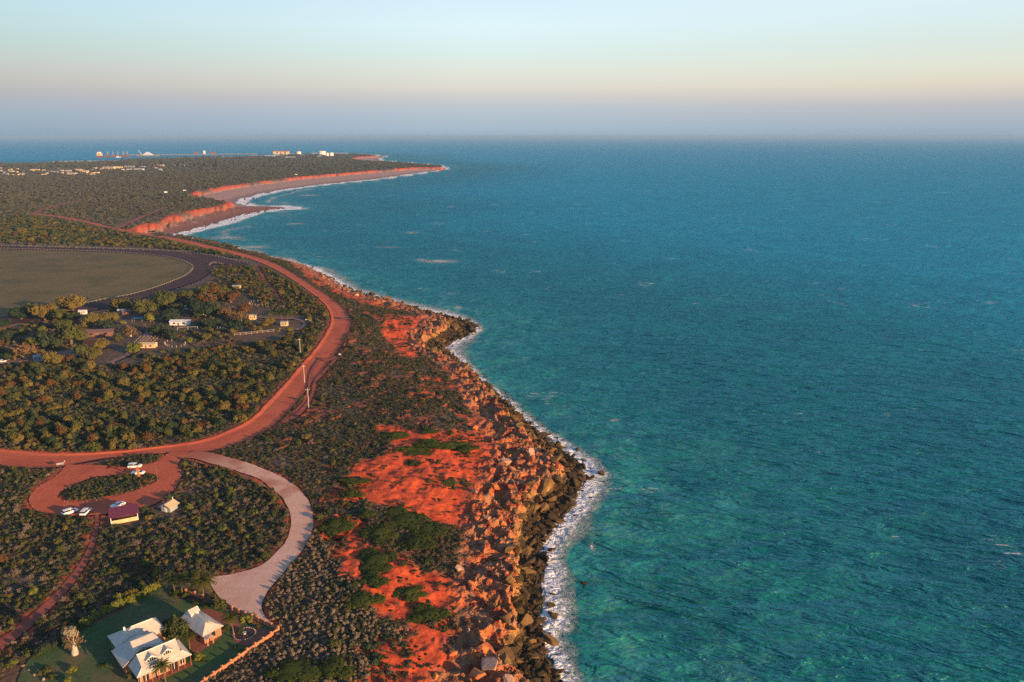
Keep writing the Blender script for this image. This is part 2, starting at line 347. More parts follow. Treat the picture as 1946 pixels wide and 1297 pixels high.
def base_height(X, Y):
    return 12.0 + .45*fbm(X/95, Y/95, 2, 3)
def height(X, Y, detail=True, cut=True):
    X = np.asarray(X, float); Y = np.asarray(Y, float); R = np.hypot(X, Y)
    near = 1-sms(500, 800, Y)
    far = sms(700, 1100, Y)
    wa = 1.0+2.5*far
    wx = wa*(2.6*fbm(X/13, Y/13, 3, 31)+.9*fbm(X/3.3, Y/3.3, 2, 32)); wy = wa*(2.6*fbm(X/13, Y/13, 3, 41)+.9*fbm(X/3.3, Y/3.3, 2, 42))
    inl = inside(LAND, X+wx*.7, Y+wy*.7)
    ds = pdist(SH, X+wx*.7, Y+wy*.7)
    inp = inside(PLAT, X+wx, Y+wy)
    de = pdist(E, X+wx, Y+wy)*np.where(inp, 1, -1); de = de+far*7*(np.abs(fbm(X/26, Y/26, 3, 47))-.22)
    ez = 8.0+2.5*(1-near)
    bh = base_height(X, Y)
    hp = ez+(bh-ez)*sms(0, 14+34*near, de)
    t = ds/(ds+np.maximum(-de, 0)+1e-6)
    foot = 3.2*near + (1-near)*np.minimum(3.5, .5+ds*.05)
    hs = -.3+(foot+.3)*np.where(near > .5, t**.8, np.minimum(1, t*1.3))
    wall = sms(-(4.5+6*far), 0, de)
    h = np.where(inp, hp, hs+(ez-hs)*wall)
    h = np.where(inl, h, -.3-np.minimum(6, ds*.12))
    rock = np.where(inl, sms(-4, 9, pdist(RK[:24], X, Y)*np.where(inside(RK, X, Y), 1, -1)), 0)
    rock = np.maximum(rock, inside(HEAD, X+4*wx, Y+4*wy)*1.0*(de < 0))
    red = np.zeros(X.shape)
    for p in RED:
        pc = np.vstack([p, p[:1]]); sd_ = pdist(pc, X+wx, Y+wy)*np.where(inside(p, X+wx, Y+wy), 1, -1); red = np.maximum(red, sms(-3.2, 2.6, sd_+3.4*fbm(X/2.6, Y/2.6, 3, 57)))
    sp = inside(REDS, X+2*wx, Y+2*wy)
    red = np.maximum(red, sp*sms(.05, .35, fbm(X/15, Y/15, 4, 77))*.8)
    hd = inside(HEAD, X+4*wx, Y+4*wy); red = np.where(hd & (de < 0), np.maximum(red, .75), red); rock = np.where(hd & (de < 0), .45, rock)
    red = np.maximum(red, far*sms(-26, -2, de)*(de < 14)*1.0*(.62+.38*vn(X/16, Y/16, 58))*sms(.16, .36, vn(X/55, Y/55, 60)))
    red = np.maximum(red, near*inside(HZ, X, Y)*.42*sms(-.05, .45, fbm(X/6, Y/9, 3, 59)))
    if detail:
        f1, f2, c = worley((X+wx)/5.2, (Y+wy)/5.2, 3); g1, g2, c2 = worley((X+wx*.5)/2.1, (Y+wy*.5)/2.1, 8); k1, k2, c3 = worley((X+wx*.2)/.95, (Y*.8+wy*.2)/.95, 14)
        blk = (c-.5)*2.6*sms(0, .25, f2-f1)+(c2-.5)*1.5*sms(0, .22, g2-g1)+(c3-.5)*.75*sms(0, .2, k2-k1) - .9*(1-sms(0, .16, f2-f1))
        rdg = lambda sx_, sd: 1-np.abs(fbm(X/sx_+.4*wx, Y/sx_+.4*wy, 2, sd))*2.6
        h = h+rock*(blk*.16+near*(1.5*(rdg(13, 66)-.35)+.75*(rdg(5.2, 68)-.35)+.34*(rdg(2.1, 69)-.35)))*sms(-1.5, 1.0, h)*sms(-7, 1, de)+rock*blk*.30*(de < -2)*sms(-1.5, 1.0, h)
        st = 1.05; q = (h+.35*fbm(X/7, Y/7, 2, 67))/st; h = np.where(rock > .05, h+((np.floor(q)+sms(.36, .64, q-np.floor(q)))*st-q*st)*rock*.92, h)
        h = h+rock*.12*blk+rock*near*(.30*(1-np.abs(fbm(X/1.3, Y/1.3, 2, 70))*2.6))
        rg = 1-np.abs(fbm(X/9, Y/9, 3, 51))*2
        h = h+np.where((red > .3) & (rock < .5) & (near > .3), (rg-.5)*.75+1.0*fbm(X/24, Y/24, 2, 53)+.28*fbm(X/3.4, Y/3.4, 3, 52), 0)*sms(2, 10, de)
        h = h+np.where(h > 3, .18*fbm(X/2.0, Y/2.0, 2, 61), 0)*near
    if cut:
        low = np.zeros(X.shape, bool)
        for p in FLATS: low |= inside(p, X, Y)
        h = np.where(low, bh-.9, h-.15)
    return h, dict(red=red, rock=rock, de=de, ds=np.where(inl, ds, -ds), inl=inl)
def gz(x, y):
    h, _ = height(np.array([float(x)]), np.array([float(y)]), True, False); return float(h[0])
def G(px, py):
    """ground point seen at a photo point"""
    z = 12.0
    for _ in range(4):
        x, y = P(px, py, z); z = base_height(np.array([x]), np.array([y]))[0]
        de = height(np.array([x]), np.array([y]), False, False)[0][0]
        z = de
    return float(x), float(y), float(z)

# ------------------------------------------------------------------ ground material
t = NT('ground')
n1, n2, n3 = t.noise(.05, 5), t.noise(.6, 5, .65), t.noise(4.0, 4, .7)
litter = t.mix(t.rng(n2, .3, .7), (.075, .054, .038), (.165, .112, .070))
litter = t.mix(t.rng(n1, .45, .7), litter, (.150, .080, .046))
redc = t.mix(t.rng(n2, .3, .72), (.52, .062, .020), (.70, .120, .036))
redc = t.mix(t.rng(t.noise(.18, 5, .6), .52, .70), redc, (.32, .040, .024))
redc = t.mix(t.rng(t.noise(.33, 6, .7), .60, .76, 0, .45), redc, (.19, .050, .028))
redc = t.mix(t.rng(n3, .55, .75, 0, .35), redc, (.60, .17, .08))
vo = t.voro(.42, out='Color', vec=t.mapping((1, 1, 1.6)))
sepv = t.n.new('ShaderNodeSeparateColor'); t.l.new(vo, sepv.inputs[0])
rockc = t.mix(sepv.outputs[0], (.56, .145, .040), (.48, .215, .105))
rockc = t.mix(t.rng(sepv.outputs[1], .55, .85, 0, .85, False), rockc, (.30, .185, .125))
rockc = t.mix(t.rng(n3, .35, .7, 0, .5), rockc, (.66, .26, .085))
rockc = t.mix(t.rng(t.noise(.3, 5, .6), .47, .62), rockc, (.27, .055, .026))
geo = t.n.new('ShaderNodeNewGeometry'); spz = t.n.new('ShaderNodeSeparateXYZ'); t.l.new(geo.outputs['Position'], spz.inputs[0])
zz = t.math('ADD', spz.outputs[2], t.math('MULTIPLY', t.math('SUBTRACT', t.noise(.25, 4), .5), 4.0))
wet = t.mix(t.rng(n2, .3, .7), (.026, .018, .009), (.080, .050, .017))
ochre = t.mix(t.rng(t.noise(.5, 4), .35, .65), (.30, .155, .050), (.46, .26, .09))
rockc = t.mix(t.rng(zz, 5.0, 7.5), ochre, rockc)
rockc = t.mix(t.rng(zz, 3.9, 5.6), wet, rockc)
sand = t.mix(t.rng(n2, .3, .7), (.40, .22, .17), (.47, .28, .22))
sand = t.mix(t.rng(zz, -.2, 1.8), (.24, .14, .12), sand)
c = t.mix(t.attr('red'), litter, redc); c = t.mix(t.attr('sand'), c, sand); c = t.mix(t.attr('rock'), c, rockc)
hgt = t.math('ADD', t.math('MULTIPLY', n2, .6), t.math('MULTIPLY', n3, .35))
crk = t.math('MINIMUM', t.math('MULTIPLY', t.voro(.75, t.mapping((1, 1, 2.2), (0, 0, .5), t.n.new('ShaderNodeVectorMath').outputs[0]) if False else t.mapping((1, 1, 2.2)), 'DISTANCE_TO_EDGE'), 5.0), 1.0)
strata = t.noise(1.0, 5, .65, t.mapping((.35, .35, 3.2)))
hgt = t.math('ADD', hgt, t.math('MULTIPLY', t.attr('rock'), t.math('ADD', t.math('MULTIPLY', crk, .55), t.math('MULTIPLY', strata, 1.1))))
c = t.mix(t.math('MULTIPLY', t.attr('rock'), t.rng(crk, .0, .32, .55, 0.0)), c, (.07, .030, .018))
M_GROUND = t.done(t.bsdf(c, .9, t.bump(hgt, .7, .6), .2))

# ------------------------------------------------------------------ terrain
def polar(th0, th1, nth, rr):
    th = np.linspace(th0, th1, nth); TT, RR = np.meshgrid(th, rr)
    return RR*np.sin(TT), RR*np.cos(TT)
def grid_faces(nr, nc, keep):
    i = np.arange(nr*nc).reshape(nr, nc)
    F = np.stack([i[:-1, :-1], i[:-1, 1:], i[1:, 1:], i[1:, :-1]], -1).reshape(-1, 4)
    k = keep.reshape(nr, nc); kq = (k[:-1, :-1] | k[:-1, 1:] | k[1:, 1:] | k[1:, :-1]).ravel()
    F = F[kq]; used = np.unique(F); m = np.full(nr*nc, -1); m[used] = np.arange(len(used))
    return used, m[F]
rr = [95.0]
while rr[-1] < 6400: rr.append(rr[-1]+min(max(rr[-1]**2/118*.00128, .32), 14.0))
rr = np.array(rr)
TX, TY = polar(math.radians(-44), math.radians(8.5), 780, rr)
sh_ = TX.shape; TX, TY = TX.ravel(), TY.ravel()
TZ, A = height(TX, TY)
for key_ in ('dirt_road', 'car_park_loop', 'footpath', 'car_park_lane', 'gravel_drive', 'wheel_track', 'wheel_track.001'):
    for ln in ROADS[key_]:
        ln = ln[::3]; ln = ln[np.hypot(ln[:, 0], ln[:, 1]) < 640]
        if len(ln) < 2: continue
        mm = (np.hypot(TX, TY) < 640) & (TX < ln[:, 0].max()+6) & (TX > ln[:, 0].min()-6) & (TY < ln[:, 1].max()+6) & (TY > ln[:, 1].min()-6)
        dd = pdist(ln, TX[mm], TY[mm]); A['red'][mm] = np.maximum(A['red'][mm], np.clip(1.15*np.exp(-dd/1.6)*(.4+1.2*vn(TX[mm]/1.9, TY[mm]/1.9, 88)), 0, .9))
sandm = np.where(A['inl'] & (A['de'] < 1) & (TY > 640), 1-A['rock'], 0)*(1-sms(-14, -2, A['de']))
used, F = grid_faces(*sh_, TZ > -2.2)
terr = link('terrain', mesh_np('terrain', np.stack([TX, TY, TZ], -1)[used], F, M_GROUND, True, dict(red=A['red'][used], rock=A['rock'][used], sand=sandm[used])))
tag(terr, kind='structure')
print('terrain', len(used), len(F))

# ------------------------------------------------------------------ sea
WV_U, WV_V = (0.87, -0.49), (0.49, 0.87)
rs = [95.0]
while rs[-1] < 120000: rs.append(rs[-1]+max(.5, rs[-1]**2/130*.0018 if rs[-1] < 2500 else rs[-1]*.06))
rs = np.array(rs)
SX, SY = polar(math.radians(-46), math.radians(46), 640, rs)
ss = SX.shape; SX, SY = SX.ravel(), SY.ravel(); SR = np.hypot(SX, SY)
wx = 2.0*fbm(SX/13, SY/13, 3, 31)+.9*fbm(SX/3.3, SY/3.3, 2, 32); wy = 2.0*fbm(SX/13, SY/13, 3, 41)+.9*fbm(SX/3.3, SY/3.3, 2, 42)
in_l = inside(LAND, SX, SY); d_sh = pdist(SH, SX, SY)
in_s = inside(SURF, SX+wx, SY+wy) | (in_l & (d_sh < 25))
d_fo = pdist(FO, SX+wx, SY+wy); d_s2 = pdist(SH, SX+wx*.4, SY+wy*.4)
foam = np.where(in_s, d_fo/(d_fo+d_s2+1e-3), 0)
far_b = sms(620, 800, SY)
band = .5+.5*np.sin(d_s2/7.5+2.2*fbm(SX/40, SY/40, 2, 71)+1.5)
foam = np.where(in_s, foam*(1-far_b)+far_b*np.clip(.05+.62*band**3*(.3+.7*foam)+.42*sms(.78, 1, foam), 0, .8), 0)
foam = np.where(in_l, 1, np.where(foam > 0, np.maximum(foam, 1e-6)**(.54+.6*sms(300, 430, SY)), 0))
veil = np.where(in_s, 1, np.maximum(np.exp(-d_fo/12), .75*np.exp(-d_fo/38)))*np.where(SR < 2500, 1, 0)
for px, py, wx_, wy_, a in ((836,497,34,3,.62),(800,494,16,2,.5),(783,442,14,1.5,.6),(1167,798,10,3,.6),(1122,1040,6,12,.5),(1118,1003,12,6,.5),(1088,1180,10,26,.45),(1090,1240,10,20,.4),
                           (870,585,8,3,.6),(850,592,8,4,.6),(740,470,30,2,.35),(560,425,20,1.2,.5),(590,372,22,1,.5),(540,385,24,1,.5),(480,470,30,3,.55),(430,452,30,2.5,.6),(1520,1040,4,2,.4),(1745,975,8,2,.4),(1320,985,4,2,.4),(1690,790,5,2,.35),(1440,700,5,2,.35),(1180,560,6,1.5,.35),(1560,560,6,1.2,.3)):
    q = P(px, py, 0); sxw = wx_*q[1]/1513*1.05; syw = wy_*q[1]**2/130/1513*1.05
    foam = np.maximum(foam, a*np.exp(-((SX+wx-q[0])/sxw)**2-((SY+wy-q[1])/syw)**2))
shal = np.exp(-d_sh/45)*.9 + .45*np.exp(-((SX-25)/85)**2-((SY-200)/130)**2)
amp = 1-sms(900, 2400, SR)
u = SX*WV_U[0]+SY*WV_U[1]; v = SX*WV_V[0]+SY*WV_V[1]
r1 = 1-np.abs(fbm(u/26, v/8, 2, 91))*1.8; r2 = 1-np.abs(fbm(u/9+3, v/3.2, 2, 95))*1.8
SZ = amp*(.34*r1**2+.12*r2+.25*fbm(u/60, v/28, 2, 97))*sms(2, 14, d_sh)-.18
SZ = SZ+np.where(in_s, .35*foam*fbm(SX/2.2, SY/2.2, 2, 99), 0)
used, F = grid_faces(*ss, ~(in_l & (d_sh > 22)))
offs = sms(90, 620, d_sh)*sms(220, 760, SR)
SEA_ATTR = dict(off=offs[used], foam=foam[used], shal=shal[used], veil=veil[used])
t = NT('sea_water')
pos = t.co('Object')
m1 = t.mapping((.045, .15, 1), (0, 0, math.radians(29.4)), pos); m2 = t.mapping((.18, .55, 1), (0, 0, math.radians(27)), pos); m3 = t.mapping((.75, 2.0, 1), (0, 0, math.radians(33)), pos)
w1, w2, w3 = t.noise(1, 4, .6, m1), t.noise(1, 4, .6, m2), t.noise(1, 3, .6, m3)
w0 = t.noise(1, 4, .62, t.mapping((.011, .036, 1), (0, 0, math.radians(30)), pos))
patch = t.noise(.016, 4, .6, pos); patch2 = t.noise(.05, 5, .65, pos, .6)
fo = t.attr('foam'); sh_a = t.attr('shal'); ve = t.attr('veil')
off = t.attr('off')
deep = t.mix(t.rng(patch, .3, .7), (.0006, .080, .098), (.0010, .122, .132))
deep = t.mix(off, deep, t.mix(t.rng(patch, .3, .7), (.0008, .172, .275), (.0012, .226, .335)))  # bluer, lighter tone farther out: depth, plus sky reflection put into the colour
green = t.mix(t.rng(patch2, .32, .70), (.002, .100, .088), (.030, .300, .220))
body = t.mix(t.math('MULTIPLY', sh_a, t.rng(patch2, .22, .62, .35, 1.0), clamp=True), deep, green)
# foam: lace where it thins, solid at the rocks
la = t.noise(.30, 6, .66, pos, 1.6); lb = t.noise(1.2, 4, .62, pos, 1.0); vl = t.voro(.42, t.n.new('ShaderNodeVectorMath').outputs[0] if False else pos, 'DISTANCE_TO_EDGE')
rid = t.math('SUBTRACT', 1.0, t.math('ABSOLUTE', t.math('MULTIPLY', t.math('SUBTRACT', t.noise(.42, 5, .62, pos, 2.2), .5), 5.0)))
rid2 = t.math('SUBTRACT', 1.0, t.math('ABSOLUTE', t.math('MULTIPLY', t.math('SUBTRACT', t.noise(1.3, 4, .6, pos, 1.6), .5), 5.0)))
lace = t.math('ADD', t.math('MULTIPLY', rid, .6), t.math('MULTIPLY', rid2, .4))
fil = t.math('MULTIPLY', t.rng(lace, t.math('SUBTRACT', .92, t.math('MULTIPLY', fo, .75)), 1.0), t.rng(fo, .02, .30))
sol = t.rng(t.math('ADD', fo, t.math('MULTIPLY', t.math('SUBTRACT', t.math('ADD', t.math('MULTIPLY', la, .65), t.math('MULTIPLY', lb, .35)), .5), 2.4)), .42, .74)
fm = t.math('MAXIMUM', t.math('MULTIPLY', fil, .9), t.math('MULTIPLY', sol, t.rng(fo, .05, .25)))
caps = t.rng(t.math('MULTIPLY', t.noise(1, 5, .6, t.mapping((.12, .5, 1), (0, 0, math.radians(29)), pos)), t.rng(t.noise(.02, 3, .5, pos), .35, .75)), .50, .58, 0, .45)
fm = t.math('MAXIMUM', fm, caps)
vf = t.math('MULTIPLY', t.math('MULTIPLY', ve, t.rng(t.noise(.085, 5, .68, pos, 1.0), .46, .74)), .55)
body = t.mix(vf, body, (.24, .44, .37))
colr = t.mix(fm, body, (.84, .85, .87))
hw = t.math('ADD', t.math('ADD', t.math('MULTIPLY', w1, 2.8), t.math('MULTIPLY', w2, .75)), t.math('MULTIPLY', w3, .15))
hw = t.math('ADD', hw, t.math('MULTIPLY', w0, 6.0))
hw = t.math('ADD', hw, t.math('MULTIPLY', fm, .25))
nrm = t.bump(hw, 1.0, 1.9)
df = t.n.new('ShaderNodeBsdfDiffuse'); t.put(df.inputs[0], colr); t.l.new(nrm, df.inputs['Normal'])
gl = t.n.new('ShaderNodeBsdfGlossy'); gl.inputs['Roughness'].default_value = .27; t.l.new(nrm, gl.inputs['Normal']); gl.inputs[0].default_value = (.27, .80, 1.0, 1)
fr = t.n.new('ShaderNodeFresnel'); fr.inputs[0].default_value = 1.33; t.l.new(nrm, fr.inputs['Normal'])
# wind-roughened water never mirrors fully at a low angle
fk = t.math('MULTIPLY', t.math('MINIMUM', t.math('MULTIPLY', fr.outputs[0], 1.0), .42), t.math('SUBTRACT', 1.0, fm), clamp=True)
ms = t.n.new('ShaderNodeMixShader'); t.l.new(fk, ms.inputs[0]); t.l.new(df.outputs[0], ms.inputs[1]); t.l.new(gl.outputs[0], ms.inputs[2])
M_SEA = t.done(ms.outputs[0])
sea = link('sea', mesh_np('sea', np.stack([SX, SY, SZ], -1)[used], F, M_SEA, True, SEA_ATTR)); tag(sea, kind='structure')
print('sea', len(used), len(F))

# ------------------------------------------------------------------ roads, tracks, lawn, infield
def soil(name, c1, c2, c3, scale=.8, ruts=None, rough=.95, grav=0):
    t = NT(name); a, b, d = t.noise(scale, 5, .65), t.noise(scale*.12, 4), t.noise(scale*9, 3, .7)
    col = t.mix(t.rng(a, .3, .7), c1, c2); col = t.mix(t.rng(b, .42, .68, 0, .8), col, c3); col = t.mix(t.rng(d, .55, .8, 0, .12 if scale == .81 or grav else .30), col, tuple(min(1, x*1.5) for x in c2))
    s = t.attr('across'); wv = t.math('SINE', t.math('ADD', t.math('MULTIPLY', s, 34.0), t.math('MULTIPLY', t.noise(.05, 3), 14)))
    col = t.mix(t.rng(wv, .1, .95, 0, .10 if grav else .22), col, tuple(x*.72 for x in c1))
    if grav: 
        col = t.mix(t.rng(t.attr('along'), .02, .26), c3, col)
    return t.done(t.bsdf(col, rough, t.bump(t.math('ADD', t.math('MULTIPLY', a, .5), t.math('MULTIPLY', d, .2)), .5, .25), .2))
M_RED = soil('red_dirt', (.50, .102, .046), (.60, .146, .070), (.43, .084, .042))
M_GRAVEL = soil('pale_gravel', (.66, .37, .26), (.74, .45, .33), (.40, .125, .075), grav=1)
M_APRON = soil('apron_gravel', (.66, .39, .29), (.74, .47, .36), (.60, .33, .24), scale=.81)
M_PATH = soil('path_dirt', (.30, .075, .048), (.37, .105, .07), (.26, .07, .05))
M_TRACK = soil('race_track_dirt', (.058, .026, .026), (.082, .038, .036), (.048, .023, .026), .3)
M_LANE = soil('lane_dirt', (.22, .13, .11), (.28, .17, .14), (.19, .10, .085))
M_GRASS_DRY = None
def ribbon(key, mat, zo=.03, bank=0.0, n=10):
    a, b = ROADS[key]; f = np.linspace(0, 1, n)
    if bank: f = np.concatenate([[0, .05, .11], np.linspace(.18, .82, n-6), [.92, .96, 1]])
    pts = a[:, None, :]*(1-f)[None, :, None]+b[:, None, :]*f[None, :, None]
    x, y = pts[..., 0].ravel(), pts[..., 1].ravel()
    z = base_height(x, y)+zo
    ff = np.tile(f, len(a))
    if bank:
        edge = np.interp(ff, [0, .03, .13, .86, .97, 1], [.10, .22, -bank, -bank, -.05, .0]); z = z+edge+.10*fbm(x/1.7, y/1.7, 2, 5)*(1-np.exp(-((ff-.5)/.4)**8))
    al = np.repeat(np.linspace(0, 1, len(a)), len(f))
    _, Fq = grid_faces(len(a), len(f), np.ones(len(a)*len(f), bool))
    o = link(key, mesh_np(key, np.stack([x, y, z], -1), Fq, mat, True, dict(across=ff, along=al)))
    return tag(o, kind='structure')
ribbon('dirt_road', M_RED, .0, .32, 20)
ribbon('gravel_drive', M_GRAVEL, .03)
ribbon('car_park_loop', M_RED, .05); ribbon('car_park_lane', M_RED, .075)
ribbon('footpath', M_PATH, .03, 0, 5)
for k in [k for k in ROADS if k.startswith('wheel_track')]: ribbon(k, M_PATH, .10, 0, 4)
for k in [k for k in ROADS if k.startswith('caravan')]: ribbon(k, M_LANE, .10, 0, 4)
ribbon('race_track', M_TRACK, .05, 0, 8); ribbon('race_chute', M_TRACK, .09, 0, 6)
def sheet(name, poly, mat, zo, step):
    """a ground sheet that follows the base height, trimmed to a polygon"""
    bm = bmesh.new(); p = spline(poly, n=6, closed=True) if len(poly) < 60 else poly
    vs = [bm.verts.new((x, y, 0)) for x, y in p]
    f = bm.faces.new(vs); bmesh.ops.triangulate(bm, faces=[f])
    for _ in range(step): bmesh.ops.subdivide_edges(bm, edges=[e for e in bm.edges if e.calc_length() > 8], cuts=1, use_grid_fill=False); bmesh.ops.triangulate(bm, faces=bm.faces[:])
    co = np.array([v.co[:2] for v in bm.verts]); z = base_height(co[:, 0], co[:, 1])+zo
    for v, q in zip(bm.verts, z): v.co.z = q
    bmesh.ops.recalc_face_normals(bm, faces=bm.faces[:])
    me = bpy.data.meshes.new(name); bm.to_mesh(me); bm.free(); me.materials.append(mat)
    o = link(name, me); tag(o, kind='structure')
    if me.polygons and me.polygons[0].normal.z < 0: me.flip_normals()
    return o
def turf(name, c1, c2, c3, sc):
    t = NT(name); a, b, d = t.noise(sc, 5, .65), t.noise(sc*.12, 4, .6), t.noise(sc*7, 3, .75)
    col = t.mix(t.rng(a, .3, .7), c1, c2); col = t.mix(t.rng(b, .42, .66), col, c3); col = t.mix(t.rng(d, .5, .75, 0, .5), col, tuple(x*1.7 for x in c2))
    return t.done(t.bsdf(col, .95, t.bump(t.math('ADD', a, d), .8, .2), .1))
M_LAWN = turf('lawn_turf', (.046, .092, .030), (.066, .122, .040), (.150, .118, .064), .5)
M_INFIELD = turf('dry_field_grass', (.150, .108, .050), (.190, .138, .062), (.112, .098, .046), .25)
sheet('lawn', LAWN, M_LAWN, .02, 2)
sheet('gravel_apron', APRON, M_APRON, .045, 1)
sheet('race_infield', inner, M_INFIELD, .03, 1)
# ------------------------------------------------------------------ plants: materials and shapes
def leafy(name, ca, cb, cc, pos_scale=.03, trans=.18):
    """leaf colour that varies from plant to plant and over the ground"""
    t = NT(name); oi = t.n.new('ShaderNodeObjectInfo'); r = oi.outputs['Random']
    pn = t.noise(pos_scale, 3, .5, oi.outputs['Location'])
    col = t.mix(t.rng(r, 0, 1, smooth=False), ca, cb); col = t.mix(t.rng(pn, .42, .66, 0, .7), col, cc)
    gn = t.noise(2.4, 4, .7); col = t.mix(t.rng(gn, .35, .7, 0, .55), col, tuple(x*.42 for x in ca))
    d = t.n.new('ShaderNodeBsdfDiffuse'); t.put(d.inputs[0], col); d.inputs[1].default_value = .6
    tr = t.n.new('ShaderNodeBsdfTranslucent'); t.put(tr.inputs[0], col)
    m = t.n.new('ShaderNodeMixShader'); m.inputs[0].default_value = trans; t.l.new(d.outputs[0], m.inputs[1]); t.l.new(tr.outputs[0], m.inputs[2])
    return t.done(m.outputs[0])
L_GOLD = leafy('leaf_golden', (.152, .118, .034), (.208, .158, .046), (.125, .132, .042))
L_OLIVE = leafy('leaf_olive', (.078, .088, .028), (.115, .118, .038), (.062, .084, .034))
L_DARK = leafy('leaf_dark', (.034, .058, .034), (.054, .080, .040), (.058, .070, .042))
L_RUSSET = leafy('leaf_russet', (.120, .062, .024), (.155, .080, .034), (.085, .062, .028))
L_LIME = leafy('leaf_lime', (.165, .180, .034), (.230, .215, .045), (.115, .150, .035))
L_DOME = leafy('leaf_windswept', (.056, .076, .018), (.090, .104, .026), (.048, .062, .020))
L_DRY = leafy('leaf_dry', (.260, .200, .140), (.330, .250, .165), (.200, .175, .120))
L_HEATH = leafy('leaf_heath', (.074, .086, .046), (.140, .128, .068), (.155, .110, .060))
L_FAR = leafy('leaf_far', (.092, .098, .066), (.130, .128, .080), (.115, .096, .075), .006)
L_FAR2 = leafy('leaf_far_dark', (.054, .066, .040), (.080, .084, .050), (.082, .068, .050), .006)
BARK = flat('bark', (.16, .11, .08), .9, .3, 2.0, .1)
BARK_PALE = flat('pale_bark', (.42, .36, .31), .85, .2, 1.5, .1)

def ico(sub=1):
    bm = bmesh.new(); bmesh.ops.create_icosphere(bm, subdivisions=sub, radius=1.0)
    V = np.array([v.co[:] for v in bm.verts]); F = np.array([[v.index for v in f.verts] for f in bm.faces]); bm.free(); return V, F
ICO1, ICO2, ICO3 = ico(1), ico(2), ico(3)
def bush_mesh(name, seed, mat, lumps=4, leaves=110, leaf=.26, flatz=.75, spread=.55, lift=0.0, sub=1, shear=0.0):
    """a lumpy crown of leaf-sized faces round a dense heart; radius about 1, foot at z = 0"""
    g = np.random.default_rng(seed); VV = []; FF = []; n0 = 0
    V0, F0 = (ICO1 if sub == 1 else ICO2)
    C = []
    for k in range(lumps):
        a = 2*math.pi*(k+g.random())/lumps; r = spread*(g.random()**.5) if k else 0
        rad = (.62 if k == 0 else .36+.24*g.random())
        C.append((r*math.cos(a), r*math.sin(a), (.30+.60*g.random())*flatz, rad*(.8+.4*g.random())))
    for (x, y, z, rad) in C:
        d = 1+.22*(g.random(len(V0))-.5)
        v = V0*d[:, None]*rad*.84; v[:, 2] *= flatz; v += (x, y, z)
        VV.append(v); f = np.concatenate([F0, F0[:, 2:3]], 1); FF.append(f+n0); n0 += len(v)
    C = np.array(C)
    k = g.integers(0, len(C), leaves); n = g.normal(size=(leaves, 3)); n[:, 2] = np.abs(n[:, 2])*1.0-.15; n /= np.linalg.norm(n, axis=1, keepdims=True)
    p = C[k, :3]+n*(C[k, 3:4]*np.array([1, 1, flatz])*(.86+.26*g.random((leaves, 1))))
    nn = n+g.normal(size=n.shape)*.45; nn /= np.linalg.norm(nn, axis=1, keepdims=True)
    a = np.cross(nn, g.normal(size=nn.shape)); a /= np.linalg.norm(a, axis=1, keepdims=True); b = np.cross(nn, a)
    s = leaf*(.6+.8*g.random((leaves, 1)))
    q = np.stack([p-a*s*.6-b*s*.4, p+a*s*.5-b*s*.5, p+a*s*.6+b*s*.45, p-a*s*.45+b*s*.55], 1).reshape(-1, 3)
    VV.append(q); FF.append(np.arange(leaves*4).reshape(-1, 4)+n0)
    V = np.vstack(VV); V[:, 2] = np.maximum(V[:, 2], -.05)+lift
    if shear: V[:, 0] -= shear*np.maximum(V[:, 2], 0)
    F = np.vstack(FF)
    me = bpy.data.meshes.new(name)
    me.from_pydata(V.tolist(), [], [tuple(f[:3]) if f[2] == f[3] else tuple(f) for f in F.tolist()]); me.update(); me.materials.append(mat)
    sm = np.array([len(x.vertices) == 3 for x in me.polygons]); me.polygons.foreach_set('use_smooth', sm)
    return me
PROTO = {}
def protos(key, mats, n, **k):
    vary = [dict(), dict(lumps=max(2, k['lumps']-2), flatz=k['flatz']*1.25, spread=.75), dict(lumps=k['lumps']+3, flatz=k['flatz']*.72, spread=.95), dict(spread=.8)]
    PROTO[key] = [bush_mesh(key, 100*len(PROTO)+10*i+j, m, **{**k, **vary[i % 4]}) for j, m in enumerate(mats) for i in range(n)]
protos('scrub', (L_GOLD, L_OLIVE, L_DARK, L_RUSSET), 3, lumps=5, leaves=150, leaf=.17, flatz=.85)
protos('heath', (L_HEATH, L_OLIVE, L_DARK, L_RUSSET), 2, lumps=3, leaves=60, leaf=.26, flatz=.6)
protos('dry', (L_DRY, L_DRY, L_HEATH), 2, lumps=2, leaves=70, leaf=.24, flatz=.7)
protos('lime', (L_LIME,), 4, lumps=6, leaves=190, leaf=.16, flatz=.85)
protos('dome', (L_DOME,), 4, lumps=7, leaves=420, leaf=.10, flatz=.55, spread=.7, sub=2)
protos('canopy', (L_FAR, L_FAR2, L_FAR), 2, lumps=4, leaves=40, leaf=.40, flatz=.55, spread=.75)

def bare_crown(seed, mat, n=70):
    """fine twigs and few leaves"""
    g = np.random.default_rng(seed); mb = MB()
    for k in range(n):
        a = g.random()*6.28; el_ = .15+1.3*g.random(); d = Vector((math.cos(a)*math.cos(el_), math.sin(a)*math.cos(el_), math.sin(el_)*.9)); s = Vector((0, 0, .05))+d*.25
        m_ = s+d*.4+Vector(g.normal(size=3)*.08); e_ = s+d*(.62+.2*g.random())+Vector(g.normal(size=3)*.12); mb.tube([s, m_, e_], [.022, .014, .006], 3, False)
        for _ in range(5):
            c = m_.lerp(e_, g.random()*1.1)+Vector(g.normal(size=3)*.07); q = Vector(g.normal(size=3)).normalized(); a1 = q.orthogonal().normalized()*.055; b1 = q.cross(a1); mb.add([c-a1-b1, c+a1-b1, c+a1+b1, c-a1+b1], [(0,1,2,3)])
    return mb.mesh('crown', mat)
L_TWIG = leafy('leaf_twig', (.20, .165, .130), (.26, .21, .16), (.18, .13, .09), trans=.05)
